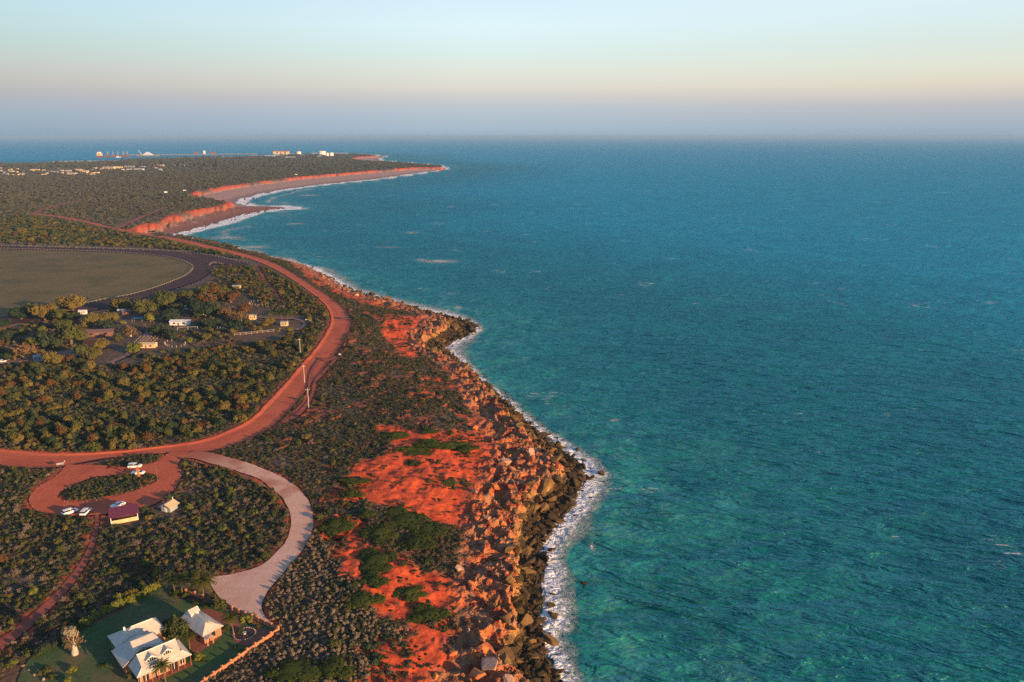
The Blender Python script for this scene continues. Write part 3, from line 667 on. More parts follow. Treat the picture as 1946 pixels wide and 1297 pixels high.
PROTO['twig'] = [bare_crown(31, L_TWIG, 50), bare_crown(32, L_TWIG, 40), bare_crown(33, L_HEATH, 45)]
def scatter(name, pts, meshes, kind='stuff', label=None, tilt=0.0):
    """many small plants or stones as one object: pts = x, y, z, rot, sx, sz, index"""
    c = bpy.data.collections.new(name+'_shapes')
    for i, me in enumerate(meshes): c.objects.link(bpy.data.objects.new('%s_shape.%02d' % (name, i), me))
    a = np.asarray(pts, float); me = bpy.data.meshes.new(name)
    me.vertices.add(len(a)); me.vertices.foreach_set('co', a[:, :3].astype(np.float32).ravel())
    for nm, dt, key, arr in (('rot', 'FLOAT_VECTOR', 'vector', np.stack([np.sin(a[:, 3]*37)*tilt, np.cos(a[:, 3]*53)*tilt, a[:, 3]], -1)), ('scl', 'FLOAT_VECTOR', 'vector', np.stack([a[:, 4], a[:, 4], a[:, 5]], -1)), ('idx', 'INT', 'value', a[:, 6])):
        at = me.attributes.new(nm, dt, 'POINT'); at.data.foreach_set(key, arr.astype(np.int32 if dt == 'INT' else np.float32).ravel())
    o = link(name, me)
    ng = bpy.data.node_groups.new(name, 'GeometryNodeTree')
    ng.interface.new_socket('Geometry', in_out='INPUT', socket_type='NodeSocketGeometry'); ng.interface.new_socket('Geometry', in_out='OUTPUT', socket_type='NodeSocketGeometry')
    N, Lk = ng.nodes, ng.links
    gi, go = N.new('NodeGroupInput'), N.new('NodeGroupOutput'); ip = N.new('GeometryNodeInstanceOnPoints'); ci = N.new('GeometryNodeCollectionInfo')
    ci.inputs['Collection'].default_value = c; ci.inputs['Separate Children'].default_value = True; ci.inputs['Reset Children'].default_value = True
    def na(nm, dt):
        x = N.new('GeometryNodeInputNamedAttribute'); x.data_type = dt; x.inputs['Name'].default_value = nm; return x.outputs['Attribute']
    Lk.new(gi.outputs[0], ip.inputs['Points']); Lk.new(ci.outputs[0], ip.inputs['Instance']); ip.inputs['Pick Instance'].default_value = True
    Lk.new(na('idx', 'INT'), ip.inputs['Instance Index']); Lk.new(na('rot', 'FLOAT_VECTOR'), ip.inputs['Rotation']); Lk.new(na('scl', 'FLOAT_VECTOR'), ip.inputs['Scale'])
    Lk.new(ip.outputs[0], go.inputs[0])
    m = o.modifiers.new('scatter', 'NODES'); m.node_group = ng
    tag(o, label, None, None, kind); print(name, len(a)); return o

# ------------------------------------------------------------------ where plants grow
def zone(pts): return np.array(pts, float)
Z_MID = zone([(-90,700),(0,695),(90,694),(180,690),(250,694),(330,672),(420,658),(520,646),(596,640),(604,650),(570,692),(540,727),(507,762),(476,793),(436,816),(378,837),(300,849),(200,859),(100,861),(0,853),(-90,840)])
Z_CST = zone([(400,520),(420,506),(470,506),(500,506),(556,536),(590,560),(618,584),(626,606),(620,626),(598,648),(540,640),(584,620),(570,606),(540,598),(500,580),(470,560),(440,540)])
Z_NEAR = zone([(-90,890),(0,890),(110,892),(60,930),(60,970),(180,985),(300,965),(345,905),(350,875),(440,897),(515,930),(550,975),(545,1025),(500,1074),(404,1100),(330,1090),(300,1118),(180,1175),(60,1240),(0,1290),(-90,1340)])
Z_ISL = zone([(114,942),(140,922),(200,906),(296,902),(300,912),(256,934),(190,950),(130,953)])
Z_ISL2 = zone([(176,888),(204,875),(236,866),(270,864),(306,864),(312,871),(290,880),(262,885),(204,890)])
Z_HEATH = zone([(392,861),(444,847),(500,823),(545,788),(582,744),(618,699),(648,660),(665,627),(664,603),(648,580),(618,558),(560,520),(500,492),(440,476),(400,464),(480,476),(560,496),(640,530),(740,568),(850,600),(850,640),(850,680),(900,720),(960,780),(1040,860),(1060,890),(960,1010),(960,1297),(640,1297),(600,1000),(590,950),(540,905),(470,880)])
Z_DRY = zone([(498,1150),(540,1090),(590,1022),(600,1010),(625,1040),(650,1075),(640,1095),(684,1112),(729,1167),(784,1185),(768,1212),(716,1215),(695,1240),(716,1252),(697,1310),(370,1310),(450,1258),(532,1203)])
Z_STRIP = zone([(-100,458),(0,462),(120,464),(230,468),(330,474),(420,486),(470,494),(420,478),(330,461),(250,446),(200,437),(120,420),(60,412),(-100,420)])
def jitter_grid(x0, x1, y0, y1, s, seed):
    g = np.random.default_rng(seed)
    X, Y = np.meshgrid(np.arange(x0, x1, s), np.arange(y0, y1, s)); X = X.ravel(); Y = Y.ravel()
    return X+(g.random(len(X))-.5)*s*1.05, Y+(g.random(len(X))-.5)*s*1.05, g
def clear_of(X, Y, r, polys):
    bad = np.zeros(X.shape, bool)
    for dx, dy in ((0, 0), (1, 0), (-1, 0), (0, 1), (0, -1)):
        for p in polys: bad |= inside(p, X+dx*r, Y+dy*r)
    return ~bad
BLOCK = []     # ground kept free for buildings and the like, filled below
KEEP = [np.array([P(x, y) for x, y in q]) for q in (
    [(196,962),(266,954),(268,996),(200,1000)], [(300,955),(345,950),(345,985),(300,982)], [(170,700),(172,690)]+[(171,695)],
    [(250,622),(276,640),(262,668),(226,690),(180,700),(150,672),(210,650)], [(322,606),(370,606),(370,628),(318,628)], [(260,640),(305,640),(300,672),(255,672)], [(168,624),(214,624),(214,648),(166,660)], [(446,628),(545,620),(545,645),(446,648)], [(466,590),(505,590),(505,616),(466,616)], [(525,600),(575,600),(575,626),(525,626)], [(306,645),(358,645),(358,664),(306,664)], [(225,590),(280,590),(280,618),(225,618)])]
def zone_points(zpx, spacing, seed, rad, flatr, zs, n_idx, w=None, excl=.7, cond=None, dens=1.0):
    wp = P(zpx[:, 0], zpx[:, 1], 12.0); x0, y0 = wp.min(0); x1, y1 = wp.max(0)
    X, Y, g = jitter_grid(x0, x1, y0, y1, spacing, seed)
    m = inside(wp, X, Y); X, Y = X[m], Y[m]
    r = rad[0]+(rad[1]-rad[0])*g.random(len(X))**1.8
    m = clear_of(X, Y, r*excl, CUTS+[LAWN, APRON, inner]+KEEP+BLOCK) & (g.random(len(X)) < dens); X, Y, r = X[m], Y[m], r[m]
    Z, A = height(X, Y, True, False)
    m = Z > 3
    if cond is not None: m &= cond(X, Y, Z, A, g)
    X, Y, Z, r = X[m], Y[m], Z[m], r[m]; n = len(X)
    idx = g.choice(n_idx, n, p=w) if w is not None else g.integers(0, n_idx, n)
    return np.stack([X, Y, Z-.12*r, g.random(n)*6.28, r, r*(zs[0]+(zs[1]-zs[0])*g.random(n)), idx], -1)
wS = np.repeat([.32, .36, .20, .12], 3)/3
patchy = lambda X, Y, Z, A, g: (vn(X/11, Y/11, 45)+.5*vn(X/34, Y/34, 46) > .42+.5*g.random(len(X)))
mid = zone_points(Z_MID, 2.9, 1, (.7, 3.0), 1, (.7, 1.35), 12, wS, cond=patchy)
cst = zone_points(Z_CST, 2.8, 2, (.7, 2.4), 1, (.7, 1.3), 12, np.repeat([.28, .36, .20, .16], 3)/3, cond=patchy)
und = zone_points(Z_MID, 1.7, 3, (.5, 1.1), 1, (.8, 1.2), 8, np.repeat([.35, .25, .30, .10], 2)/2)
und2 = zone_points(Z_CST, 1.9, 4, (.5, 1.1), 1, (.8, 1.2), 8, np.repeat([.40, .25, .25, .10], 2)/2)
nearp = zone_points(Z_NEAR, 1.25, 5, (.35, 1.15), 1, (.6, 1.25), 8, np.repeat([.42, .18, .34, .06], 2)/2, cond=lambda X, Y, Z, A, g: vn(X/15, Y/15, 5)+.5*vn(X/5, Y/5, 6)+.35*g.random(len(X)) > .52)
nearb = zone_points(Z_NEAR, 6.0, 6, (.8, 1.9), 1, (.8, 1.2), 12, np.repeat([.22, .40, .28, .10], 3)/3)
neard = zone_points(Z_NEAR, 2.4, 16, (.4, .9), 1, (.7, 1.1), 6, dens=.55, cond=lambda X, Y, Z, A, g: vn(X/22, Y/22, 8) > .5)
lime = zone_points(Z_NEAR, 9.0, 7, (.8, 1.9), 1, (.8, 1.15), 4, dens=.75, cond=lambda X, Y, Z, A, g: vn(X/30, Y/30, 4) > .42)
isl = np.vstack([zone_points(z, 1.2, 8+i, (.45, 1.1), 1, (.8, 1.2), 8, np.repeat([.35, .25, .32, .08], 2)/2, excl=.5) for i, z in enumerate((Z_ISL, Z_ISL2))])
def bare(X, Y, Z, A, g):
    red = A['red']*(1-.0*X); keep = (red < .25+.5*g.random(len(X))) | (g.random(len(X)) < .05) | ((vn(X/9, Y/9, 33) > .66) & (g.random(len(X)) < .5))
    return keep & (A['rock'] < .35) & (A['de'] > 2) & ((vn(X/14, Y/14, 12) < .74) | (g.random(len(X)) < .4))
hea = zone_points(Z_HEATH, 1.05, 10, (.32, 1.0), 1, (.4, .85), 8, np.repeat([.46, .20, .22, .12], 2)/2, cond=bare)
heab = zone_points(Z_HEATH, 6.5, 11, (.9, 2.0), 1, (.6, .95), 12, np.repeat([.14, .44, .34, .08], 3)/3, cond=bare, dens=.6)
dry = zone_points(Z_DRY, 1.05, 12, (.4, .95), 1, (.7, 1.2), 6, excl=.3, cond=lambda X, Y, Z, A, g: A['red'] < .5)
dryg = zone_points(Z_DRY, 4.6, 13, (.5, 1.2), 1, (.7, 1.1), 8, np.repeat([.4, .3, .25, .05], 2)/2, excl=.3, cond=lambda X, Y, Z, A, g: A['red'] < .5)
Z_PARK = zone([(-80,640),(0,614),(90,606),(200,592),(300,566),(380,545),(430,520),(480,560),(520,562),(560,600),(584,630),(560,645),(480,650),(400,660),(300,672),(200,692),(100,702),(-80,705)])
prk = zone_points(Z_PARK, 4.2, 15, (.8, 2.6), 1, (.7, 1.1), 12, np.repeat([.22, .34, .30, .14], 3)/3, dens=.75, excl=1.0, cond=lambda X, Y, Z, A, g: vn(X/26, Y/26, 44) > .38)
prg = zone_points(Z_PARK, 2.2, 17, (.4, 1.0), 1, (.6, 1.0), 8, dens=.35, excl=.8)
stp = zone_points(Z_STRIP, 5.0, 14, (1.4, 3.6), 1, (.7, 1.1), 12, np.repeat([.26, .44, .24, .06], 3)/3, excl=.9)
# far scrub, spacing grows with distance
far_l = []
for r0, r1, s, rad in ((620, 1000, 5.0, (1.3, 3.4)), (1000, 1700, 7.0, (1.8, 4.6)), (1700, 2900, 10.0, (2.8, 6.2)), (2900, 5600, 14.0, (4.0, 8.0))):
    X, Y, g = jitter_grid(-r1*.74, 30, r0*.55, r1, s, int(r0))
    R = np.hypot(X, Y); m = (R >= r0) & (R < r1) & (np.abs(np.arctan2(X, Y)) < .72); X, Y = X[m], Y[m]
    m = inside(PLAT, X, Y); X, Y = X[m], Y[m]
    px, py, _ = project(X, Y, 12.0)
    u1 = (py < 470) | (px < -70)
    m = u1 & ~inside(Z_STRIP, px, py); X, Y, px, py = X[m], Y[m], px[m], py[m]
    r = rad[0]+(rad[1]-rad[0])*g.random(len(X))**1.6
    town = ((px < 210) & (py > 318) & (py < 333)) | ((px > 200) & (px < 420) & (py > 312) & (py < 326)) | ((px > 490) & (px < 640) & (py > 292) & (py < 304))
    m = clear_of(X, Y, r*.6, CUTS+[inner]) & (pdist(E, X, Y) > 4) & (~town | (g.random(len(X)) < .45)); X, Y, r, px, py = X[m], Y[m], r[m], px[m], py[m]
    thin = vn(X/170, Y/170, 21); m = (g.random(len(X)) < .55+.75*thin); X, Y, r, px, py = X[m], Y[m], r[m], px[m], py[m]
    tall = np.where((py < 318) & (px < 620), 1.55, 1.0)*(1+.8*((px > 230) & (px < 420) & (py < 318)))
    n = len(X); far_l.append(np.stack([X, Y, base_height(X, Y)-.2*r, g.random(n)*6.28, r, r*(.6+.35*g.random(n))*tall, g.choice(6, n, p=np.repeat([.4, .3, .3], 2)/2)], -1))
farp = np.vstack(far_l)

# the shrubs that show largest stand for themselves
def seen(a, mar=6):
    px, py, d = project(a[:, 0], a[:, 1], a[:, 2]+a[:, 5]*.5)
    return (px > -mar) & (px < 1946+mar) & (py > 200) & (py < 1297+mar), FPX*a[:, 4]*2/d
def pull(a, n, least=0):
    ok, size = seen(a); size = np.where(ok, size, 0); k = np.argsort(-size)[:n]; k = k[size[k] > least]
    m = np.ones(len(a), bool); m[k] = False; return a[k], a[m]
mid_i, mid = pull(mid, 130); nb_i, nearb = pull(nearb, 60); lime_i, lime = pull(lime, 55); heab_i, heab = pull(heab, 40)
def place(name, me, r, label, category, group, parent=None):
    o = link(name, me, parent); o.location = r[:3]; o.rotation_euler = (0, 0, r[3]); o.scale = (r[4], r[4], r[5]); return tag(o, label, category, group)
TINT = ['golden', 'olive green', 'dark green', 'russet brown']
def site(x, y):
    px, py, _ = project(np.array([x]), np.array([y]), np.array([12.0])); px, py = px[0], py[0]
    dr = pdist((ROADS['dirt_road'][0]+ROADS['dirt_road'][1])/2, np.array([x]), np.array([y]))[0]
    dg = pdist((ROADS['gravel_drive'][0]+ROADS['gravel_drive'][1])/2, np.array([x]), np.array([y]))[0]
    df = pdist((ROADS['footpath'][0]+ROADS['footpath'][1])/2, np.array([x]), np.array([y]))[0]
    dc = pdist((ROADS['car_park_loop'][0]+ROADS['car_park_loop'][1])/2, np.array([x]), np.array([y]))[0]
    opts = [(dr/1.2, 'by the red road'), (dg, 'by the pale drive'), (df, 'by the footpath'), (dc, 'by the car park')]
    d, s = min(opts); return s if d < 26 else None
for a, key, where in ((mid_i, 'scrub', 'in scrub below the caravan park'), (nb_i, 'scrub', 'in low scrub above the house'), (heab_i, 'scrub', 'in heath above the cliff')):
    for r in a:
        tint = TINT[int(r[6])//3]; w = site(r[0], r[1]); qx, qy, _ = project(r[0], r[1], 12.0)
        if a is mid_i: w = ('upper' if qy < 740 else 'middle' if qy < 800 else 'lower')+(' left edge' if qx < 70 else ' left part' if qx < 170 else ' middle part' if qx < 290 else ' right part' if qx < 400 else ' right edge')
        size = 'large' if r[4] > 1.75 else 'small'
        place('shrub', PROTO[key][int(r[6])], r, '%s %s rounded shrub %s%s' % (size, tint, where, ' '+w if w else ''), 'shrub', '%s shrubs %s' % (tint, where))
for r in lime_i:
    w = site(r[0], r[1]); size = 'large' if r[4] > 1.3 else 'small'
    place('shrub', PROTO['lime'][int(r[6])], r, '%s lime green leafy shrub in the dark scrub %s' % (size, w or 'above the house'), 'shrub', 'lime green shrubs near the car park and drive')
scatter('scrub_vegetation', np.vstack([mid, cst, nearb, heab, stp, prk]), PROTO['scrub'])
scatter('undergrowth', np.vstack([und, und2, nearp, isl, hea, dryg, prg]), PROTO['heath'])
scatter('dry_grass', np.vstack([dry, neard]), PROTO['dry'])
twg = np.vstack([zone_points(z_, s_, 90+i, (.6, 1.7), 1, (.7, 1.2), 3, dens=.7) for i, (z_, s_) in enumerate(((Z_MID, 4.2), (Z_NEAR, 3.4), (Z_CST, 4.5), (Z_PARK, 5.0)))]+[zone_points(Z_HEATH, 3.6, 96, (.5, 1.3), 1, (.5, .9), 3, cond=bare, dens=.7)])
scatter('twiggy_undergrowth', twg, PROTO['twig'])
if len(lime): scatter('lime_undergrowth', lime, PROTO['lime'])
scatter('far_scrub_vegetation', farp, PROTO['canopy'])

# windswept dark bushes on the red soil: x, y in the photo, half width, half depth (photo px), what it is beside
DOMES = [(640,1000,36,26,'beside the bend of the gravel drive'),(696,980,18,12,'on the red soil just above the great thicket'),(722,1014,30,16,'on the near-left fringe of the great thicket'),(770,990,46,24,'largest of the dark thicket on the red soil'),(815,1008,38,24,'on the seaward side of the great thicket'),(790,1036,40,18,'on the near edge of the great thicket'),
 (716,1066,36,20,'beneath the great thicket, beside the red gully'),(712,1106,28,14,'middle of the row down the red path'),(664,1112,16,9,'small one on the left edge of the red path'),(690,1146,40,18,'long low one left of the red path'),(780,1128,28,11,'alone right of the red path'),(818,1170,38,15,'lowest one right of the red path'),
 (560,1276,54,24,'at the bottom edge below the brick wall'),(632,1278,40,18,'at the bottom edge beside the dry grass'),(790,857,30,10,'left end of the long green mound'),(822,847,34,11,'left middle of the long green mound'),(856,848,34,12,'right middle of the long green mound'),(888,856,24,9,'seaward end of the long green mound'),(752,828,24,8,'small green mound at the top of the red soil'),(818,822,18,6,'small mound nearest the top rocks on the red soil'),(672,915,34,9,'low patch on the left edge of the red soil'),(668,943,28,9,'second low patch on the left edge of the red soil'),(786,880,12,6,'tiny mound in the middle of the bare red soil'),(850,918,18,12,'dark scrubby patch beside the orange rocks'),(766,856,20,8,'small patch beneath the long green mound')]
for i, (px, py, hw, hh, w) in enumerate(DOMES):
    x, y, z = G(px, py); k = math.hypot(y, 118)/FPX
    o = link('windswept_bush', PROTO['dome'][i % 4]); o.location = (x, y, z-.25); o.rotation_euler = (0, 0, .3*math.sin(i*7.1)); sx_ = hw*k*.98
    o.scale = (sx_, min(hh*k/(.5)*.95, sx_*1.2), min(1.9, .9+.25*sx_)); tag(o, 'dark green windswept bush, '+w, 'bush', 'windswept bushes on the red soil')

# ------------------------------------------------------------------ boulders and broken rock
def rock_mat(name, stops, wetc=None):
    t = NT(name); r = t.rand(); a, b, d = t.noise(.55, 5, .6), t.noise(3.0, 5, .65), t.noise(1.0, 4, .6, t.mapping((.5, .5, 3.5)))
    col = t.mix(t.rng(r, 0, 1, smooth=False), stops[0], stops[1]); col = t.mix(t.rng(a, .45, .65, 0, .8), col, stops[2]); col = t.mix(t.rng(d, .52, .66, 0, .5), col, tuple(x*.55 for x in stops[0])); col = t.mix(t.rng(b, .55, .8, 0, .5), col, tuple(min(1, x*1.5) for x in stops[1]))
    return t.done(t.bsdf(col, .85, t.bump(t.math('ADD', t.math('MULTIPLY', b, .6), t.math('MULTIPLY', d, 1.1)), 1.0, .4), .25))
R_DARK = rock_mat('wet_rock', ((.026, .017, .008), (.085, .052, .017), (.040, .031, .010)))
R_BROWN = rock_mat('brown_rock', ((.105, .058, .022), (.21, .120, .042), (.07, .048, .018)))
R_ORANGE = rock_mat('orange_rock', ((.52, .150, .045), (.58, .23, .085), (.38, .072, .030)))
R_PINK = rock_mat('pink_rock', ((.42, .24, .17), (.50, .31, .22), (.45, .16, .07)))
def rock_mesh(seed, mat, cuts=11, stretch=(1, 1, .7)):
    g = np.random.default_rng(seed); V, F = ICO3; V = V.copy(); cuts += 4
    for _ in range(cuts):
        n = g.normal(size=3); n /= np.linalg.norm(n); d = .30+.34*g.random(); q = V@n; V -= np.maximum(q-d, 0)[:, None]*n[None]*.97
    V *= 1+.05*fbm(V[:, 0]*3+seed, V[:, 1]*3+V[:, 2]*2.1, 2, seed)[:, None]
    V *= np.array(stretch)*(0.75+.5*g.random(3)); V /= np.abs(V[:, :2]).max()
    return mesh_np('boulder', V, F, mat, False)
ROCKS = {k: [rock_mesh(40*i+j, m, 8+j % 6, s) for j, s in enumerate(((1, .8, .75), (1, .55, .5), (1, .85, .4), (1, .6, .8), (1, .9, .6), (1, .5, .45)))] for i, (k, m) in enumerate((('dark', R_DARK), ('brown', R_BROWN), ('orange', R_ORANGE), ('pink', R_PINK)))}
g = np.random.default_rng(77)
def strip_points(spacing, seed, lo, hi, y_lo, y_hi, rad, pw=3.0):
    """points on the shore slope: lo/hi bound the share of the way from water (0) to cliff edge (1)"""
    X, Y, g = jitter_grid(-260, 45, 120, 700, spacing, seed)
    px, py, _ = project(X, Y, 3.0); m = (py > y_lo) & (py < y_hi) & (px > 480); X, Y = X[m], Y[m]
    m = inside(LAND, X, Y) | (pdist(SH, X, Y) < 6); X, Y = X[m], Y[m]
    Z, A = height(X, Y, True, False); tt = A['ds']/(np.abs(A['ds'])+np.maximum(-A['de'], 0)+1e-6); tt = np.where(A['de'] > 0, 1+A['de']/30, tt)
    m = (tt > lo) & (tt < hi) & (A['inl'] | (A['ds'] > -6)); X, Y, Z, tt = X[m], Y[m], Z[m], tt[m]
    n = len(X); r = rad[0]+(rad[1]-rad[0])*g.random(n)**pw
    return np.stack([X, Y, np.maximum(Z, -.5)+.12*r, g.random(n)*6.28, r, r*(.7+.5*g.random(n)), g.integers(0, 6, n), tt], -1)
dk = strip_points(1.45, 31, -.40, .80, 560, 1400, (.45, 2.9), 3.6)
fz = pdist(SH, dk[:, 0], dk[:, 1]); dk = dk[(dk[:, 7] > 0) | ((g.random(len(dk)) < .22) & (dk[:, 4] < 1.6))]
br = strip_points(2.4, 32, .40, 1.02, 560, 1400, (.6, 3.2), 3.2)
og = strip_points(2.6, 33, 1.0, 2.9, 500, 1400, (.2, 2.0), 4.5)
ogZ, ogA = height(og[:, 0], og[:, 1], False, False); og = og[(ogA['rock'] > .35) & (g.random(len(og)) < .22)]
fard = strip_points(6.0, 34, -.3, .7, 430, 560, (1.2, 4.0), 2.0)
def split_pull(a, n):
    big, rest = pull(a[:, :7], n); return big, rest
dk_i, dk = split_pull(dk, 150); br_i, br = split_pull(br, 75); og_i, og = split_pull(og, 36)
def bspot(r):
    px, py, _ = project(np.array([r[0]]), np.array([r[1]]), np.array([r[2]])); py = py[0]
    return 'at the bottom of the shore' if py > 1180 else 'below the golden ledge' if py > 1000 else 'round the rocky point' if py > 880 else 'past the rocky point' if py > 720 else 'by the dark cove'
for a, key, look, cat in ((dk_i, 'dark', 'dark wet boulder', 'boulder'), (br_i, 'brown', 'brown angular boulder', 'boulder'), (og_i, 'orange', 'orange rock block on the cliff top', 'rock')):
    for j, r in enumerate(a):
        k2 = 'pink' if (key == 'orange' and j % 3 == 0) else key; lk = look.replace('orange', 'pinkish pale') if k2 == 'pink' else look
        size = 'huge' if r[4] > 2.2 else 'big' if r[4] > 1.4 else 'small'; sp_ = bspot(r); ds_ = pdist(SH, np.array([r[0]]), np.array([r[1]]))[0]; sp_ += '' if key == 'orange' else ', at the waterline' if ds_ < 3.5 else ', midway up the jumble' if ds_ < 9 else ', close under the cliff'
        o = place('boulder', ROCKS[k2][int(r[6])], r, '%s %s %s' % (size, lk, sp_), cat, '%s %s' % (lk.replace('boulder', 'boulders').replace('block', 'blocks'), sp_))
        o.rotation_euler = (g.normal()*.35, g.normal()*.35, r[3])
scatter('shore_rubble', np.vstack([dk, fard[:, :7]]), ROCKS['dark'], tilt=.6)
scatter('cliff_foot_rubble', br, ROCKS['brown'], tilt=.6)
scatter('cliff_top_rubble', og, ROCKS['orange'][:4]+ROCKS['pink'][:2], tilt=.6)
# rocks that stand out one by one
for px, py, r, key, lab in ((1112,1107,1.5,'dark','lone black boulder standing in the green water off the shore'),(1045,1222,2.6,'brown','large rounded brown boulder at the waterline edge of the foam'),(1046,1044,2.0,'dark','dark boulder ringed by foam in the surf below the ledge'),(1050,1168,1.5,'dark','low dark rock awash in foam above the lone rounded boulder'),
   (1094,1286,1.5,'brown','small golden rock washed by foam at the bottom edge'),(1140,898,1.9,'dark','flat dark rock in the foam off the rocky point'),(1148,914,1.1,'dark','little dark rock outermost in the foam of the rocky point'),(1120,908,2.2,'dark','broad wet rock in the foam at the tip of the rocky point'),(896,622,4.2,'dark','tall black rock at the end of the dark cove headland'),(908,618,2.2,'dark','outermost small black rock off the dark cove headland'),
   (930,1268,3.0,'pink','massive pale rock block on the cliff edge at the bottom'),(905,1285,2.8,'orange','massive orange rock shoulder left of the pale block at the bottom'),(918,1240,2.8,'orange','big sunlit orange slab above the pale block'),(960,1180,3.2,'brown','big brown slab leaning at the cliff foot beside the wet boulders'),(1000,1088,3.0,'brown','tall upright brown slab among the dark boulders'),(1010,1250,2.5,'brown','mustard coloured square boulder near the bottom waterline'),
   (903,815,1.8,'orange','lone round orange rock on the heath above the cliff'),(990,905,2.6,'orange','broad orange ledge block at the top of the golden cliff'),(1050,895,2.8,'brown','golden brown block at the end of the jutting ledge'),(960,880,2.6,'pink','pale tilted slab on the rubble above the ledge')):
    x, y, z = G(px, py) if key not in ('dark',) else (*P(px, py, .6), .1)
    o = place('boulder', ROCKS[key][int(px) % 6], (x, y, z+.15*r, px*.7, r, r*.8, 0), lab, 'boulder', None); o.rotation_euler = (math.sin(px)*.25, math.cos(py)*.25, px*.7)
# ------------------------------------------------------------------ shared materials for built things
def ribbed(name, c, var=.12, scale=9.0, rough=.45):
    t = NT(name); n = t.noise(.8, 5, .6); w = t.n.new('ShaderNodeTexWave'); w.inputs['Scale'].default_value = scale; t.l.new(t.co(), w.inputs[0])
    col = t.mix(t.rng(n, .3, .7), tuple(x*(1-var) for x in c), tuple(min(1, x*(1+var)) for x in c)); col = t.mix(t.rng(t.noise(4, 4, .7), .6, .8, 0, .4), col, tuple(x*.7 for x in c))
    return t.done(t.bsdf(col, rough, t.bump(w.outputs[1], .35, .03), .4))
M_ROOF = ribbed('cream_roof_metal', (.56, .49, .41)); M_TRIM = flat('white_trim', (.78, .74, .68), .6, .06)
M_MAROON = ribbed('maroon_roof_metal', (.20, .018, .035)); M_TIN = ribbed('grey_tin', (.34, .31, .31)); M_TINB = ribbed('brown_tin', (.20, .105, .085)); M_TINW = ribbed('white_tin', (.66, .66, .68)); M_TINY = ribbed('cream_tin', (.58, .44, .25))
def brick_mat(name, c1, c2, sc=3.0):
    t = NT(name); b = t.n.new('ShaderNodeTexBrick'); t.l.new(t.co(), b.inputs['Vector']); b.inputs['Scale'].default_value = sc
    b.inputs['Color1'].default_value = (*c1, 1); b.inputs['Color2'].default_value = (*c2, 1); b.inputs['Mortar'].default_value = (.40, .26, .18, 1); b.inputs['Mortar Size'].default_value = .015
    col = t.mix(t.rng(t.noise(1.2, 4), .35, .7, 0, .5), b.outputs[0], tuple(x*.7 for x in c1)); return t.done(t.bsdf(col, .9, None, .2))
M_BRICK = brick_mat('orange_brick', (.44, .16, .07), (.50, .21, .10)); M_BRICKD = brick_mat('brick_paving', (.24, .06, .04), (.30, .09, .055), 2.0)
M_GLASS = flat('dark_glass', (.018, .022, .026), .08, .2, 2, .6); M_WHITE = flat('white_paint', (.80, .80, .80), .35, .04, 2, .5); M_TYRE = flat('tyre_rubber', (.014, .014, .014), .9, .2)
M_WOOD = flat('weathered_wood', (.24, .17, .12), .9, .3, 4); M_POLE = flat('grey_pole', (.50, .46, .41), .7, .15, 3); M_CORTEN = flat('orange_steel', (.52, .16, .055), .7, .2, 2); M_BLUE = flat('blue_cloth', (.03, .10, .20), .8, .2)
M_CONC = flat('concrete', (.42, .39, .36), .9, .15, 2); M_CREAM = flat('cream_wall', (.58, .45, .26), .85, .12, 1); M_BLUEGREY = flat('blue_grey_wall', (.26, .31, .33), .8, .12, 1); M_RUST = flat('rusty_hull', (.22, .09, .06), .8, .25, .05); M_STONE = flat('pale_stone', (.46, .36, .29), .9, .2, 3); M_LIGHT = flat('lamp_glass', (.75, .73, .70), .2, .05); M_RED = M_RED; M_LAMP = flat('red_lamp', (.35, .02, .02), .3, .1)
def rot2(a): return np.array([[math.cos(a), -math.sin(a)], [math.sin(a), math.cos(a)]])

# ------------------------------------------------------------------ the house
def roofs(mb_list, parent, mat, t=.10, name='roof'):
    r = MB()
    for q in mb_list: r.slab(q, t)
    return r.build(name, mat, parent)
A0 = P(260.8, 1289, 14.7); hz0 = float(base_height(A0[:1], A0[1:])[0])
house = empty('house', (A0[0], A0[1], hz0), math.radians(42.8), 'cream metal roofed brick house with two dormers at the bottom of the garden', 'house')
e, s4_, rz = 2.75, 3.9, 5.75
# walls of the three wings
w = MB(); w.prism([(.9, 1.5), (11.0, 1.5), (11.0, 7.0), (9.6, 7.0), (9.6, 13.2), (10.6, 13.2), (10.6, 20.0), (.5, 20.0), (.5, 13.6), (-.4, 13.6), (-.4, 6.4), (.9, 6.4)], 0, 2.72); wall = w.build('wall', M_BRICK, house)
vf_ = MB().box(-.1, 12.1, -.1, 1.5, 0, .12).build('verandah_floor', M_BRICKD, house)
front = roofs([[(0,0,e),(12,0,e),(10.4,1.5,s4_),(1.7,1.5,s4_)], [(12,0,e),(12,7.9,e),(10.4,6.5,s4_),(10.4,1.5,s4_)], [(12,7.9,e),(6,7.9,e),(1.7,6.5,s4_),(10.4,6.5,s4_)], [(0,5.9,e),(0,0,e),(1.7,1.5,s4_),(1.7,6.5,s4_)]], house, M_ROOF, name='verandah_roof')
upper = roofs([[(1.55,1.35,s4_+.06),(10.1,1.35,s4_+.06),(10.1,4,rz),(1.55,4,rz)], [(10.1,6.65,s4_+.06),(1.55,6.65,s4_+.06),(1.55,4,rz),(10.1,4,rz)]], house, M_ROOF, name='main_roof')
gw = MB()
for x in (1.75, 9.85): gw.add([(x,1.6,s4_-.1),(x,6.4,s4_-.1),(x,4,rz-.22),(x+.1,1.6,s4_-.1),(x+.1,6.4,s4_-.1),(x+.1,4,rz-.22)], [(0,1,2),(5,4,3),(0,3,4,1),(1,4,5,2),(2,5,3,0)])
gw.build('gable_wall', M_TRIM, house)
MB().tube([(1.5,4,rz+.03),(10.15,4,rz+.03)], .09, 6).build('ridge_cap', M_TRIM, upper)
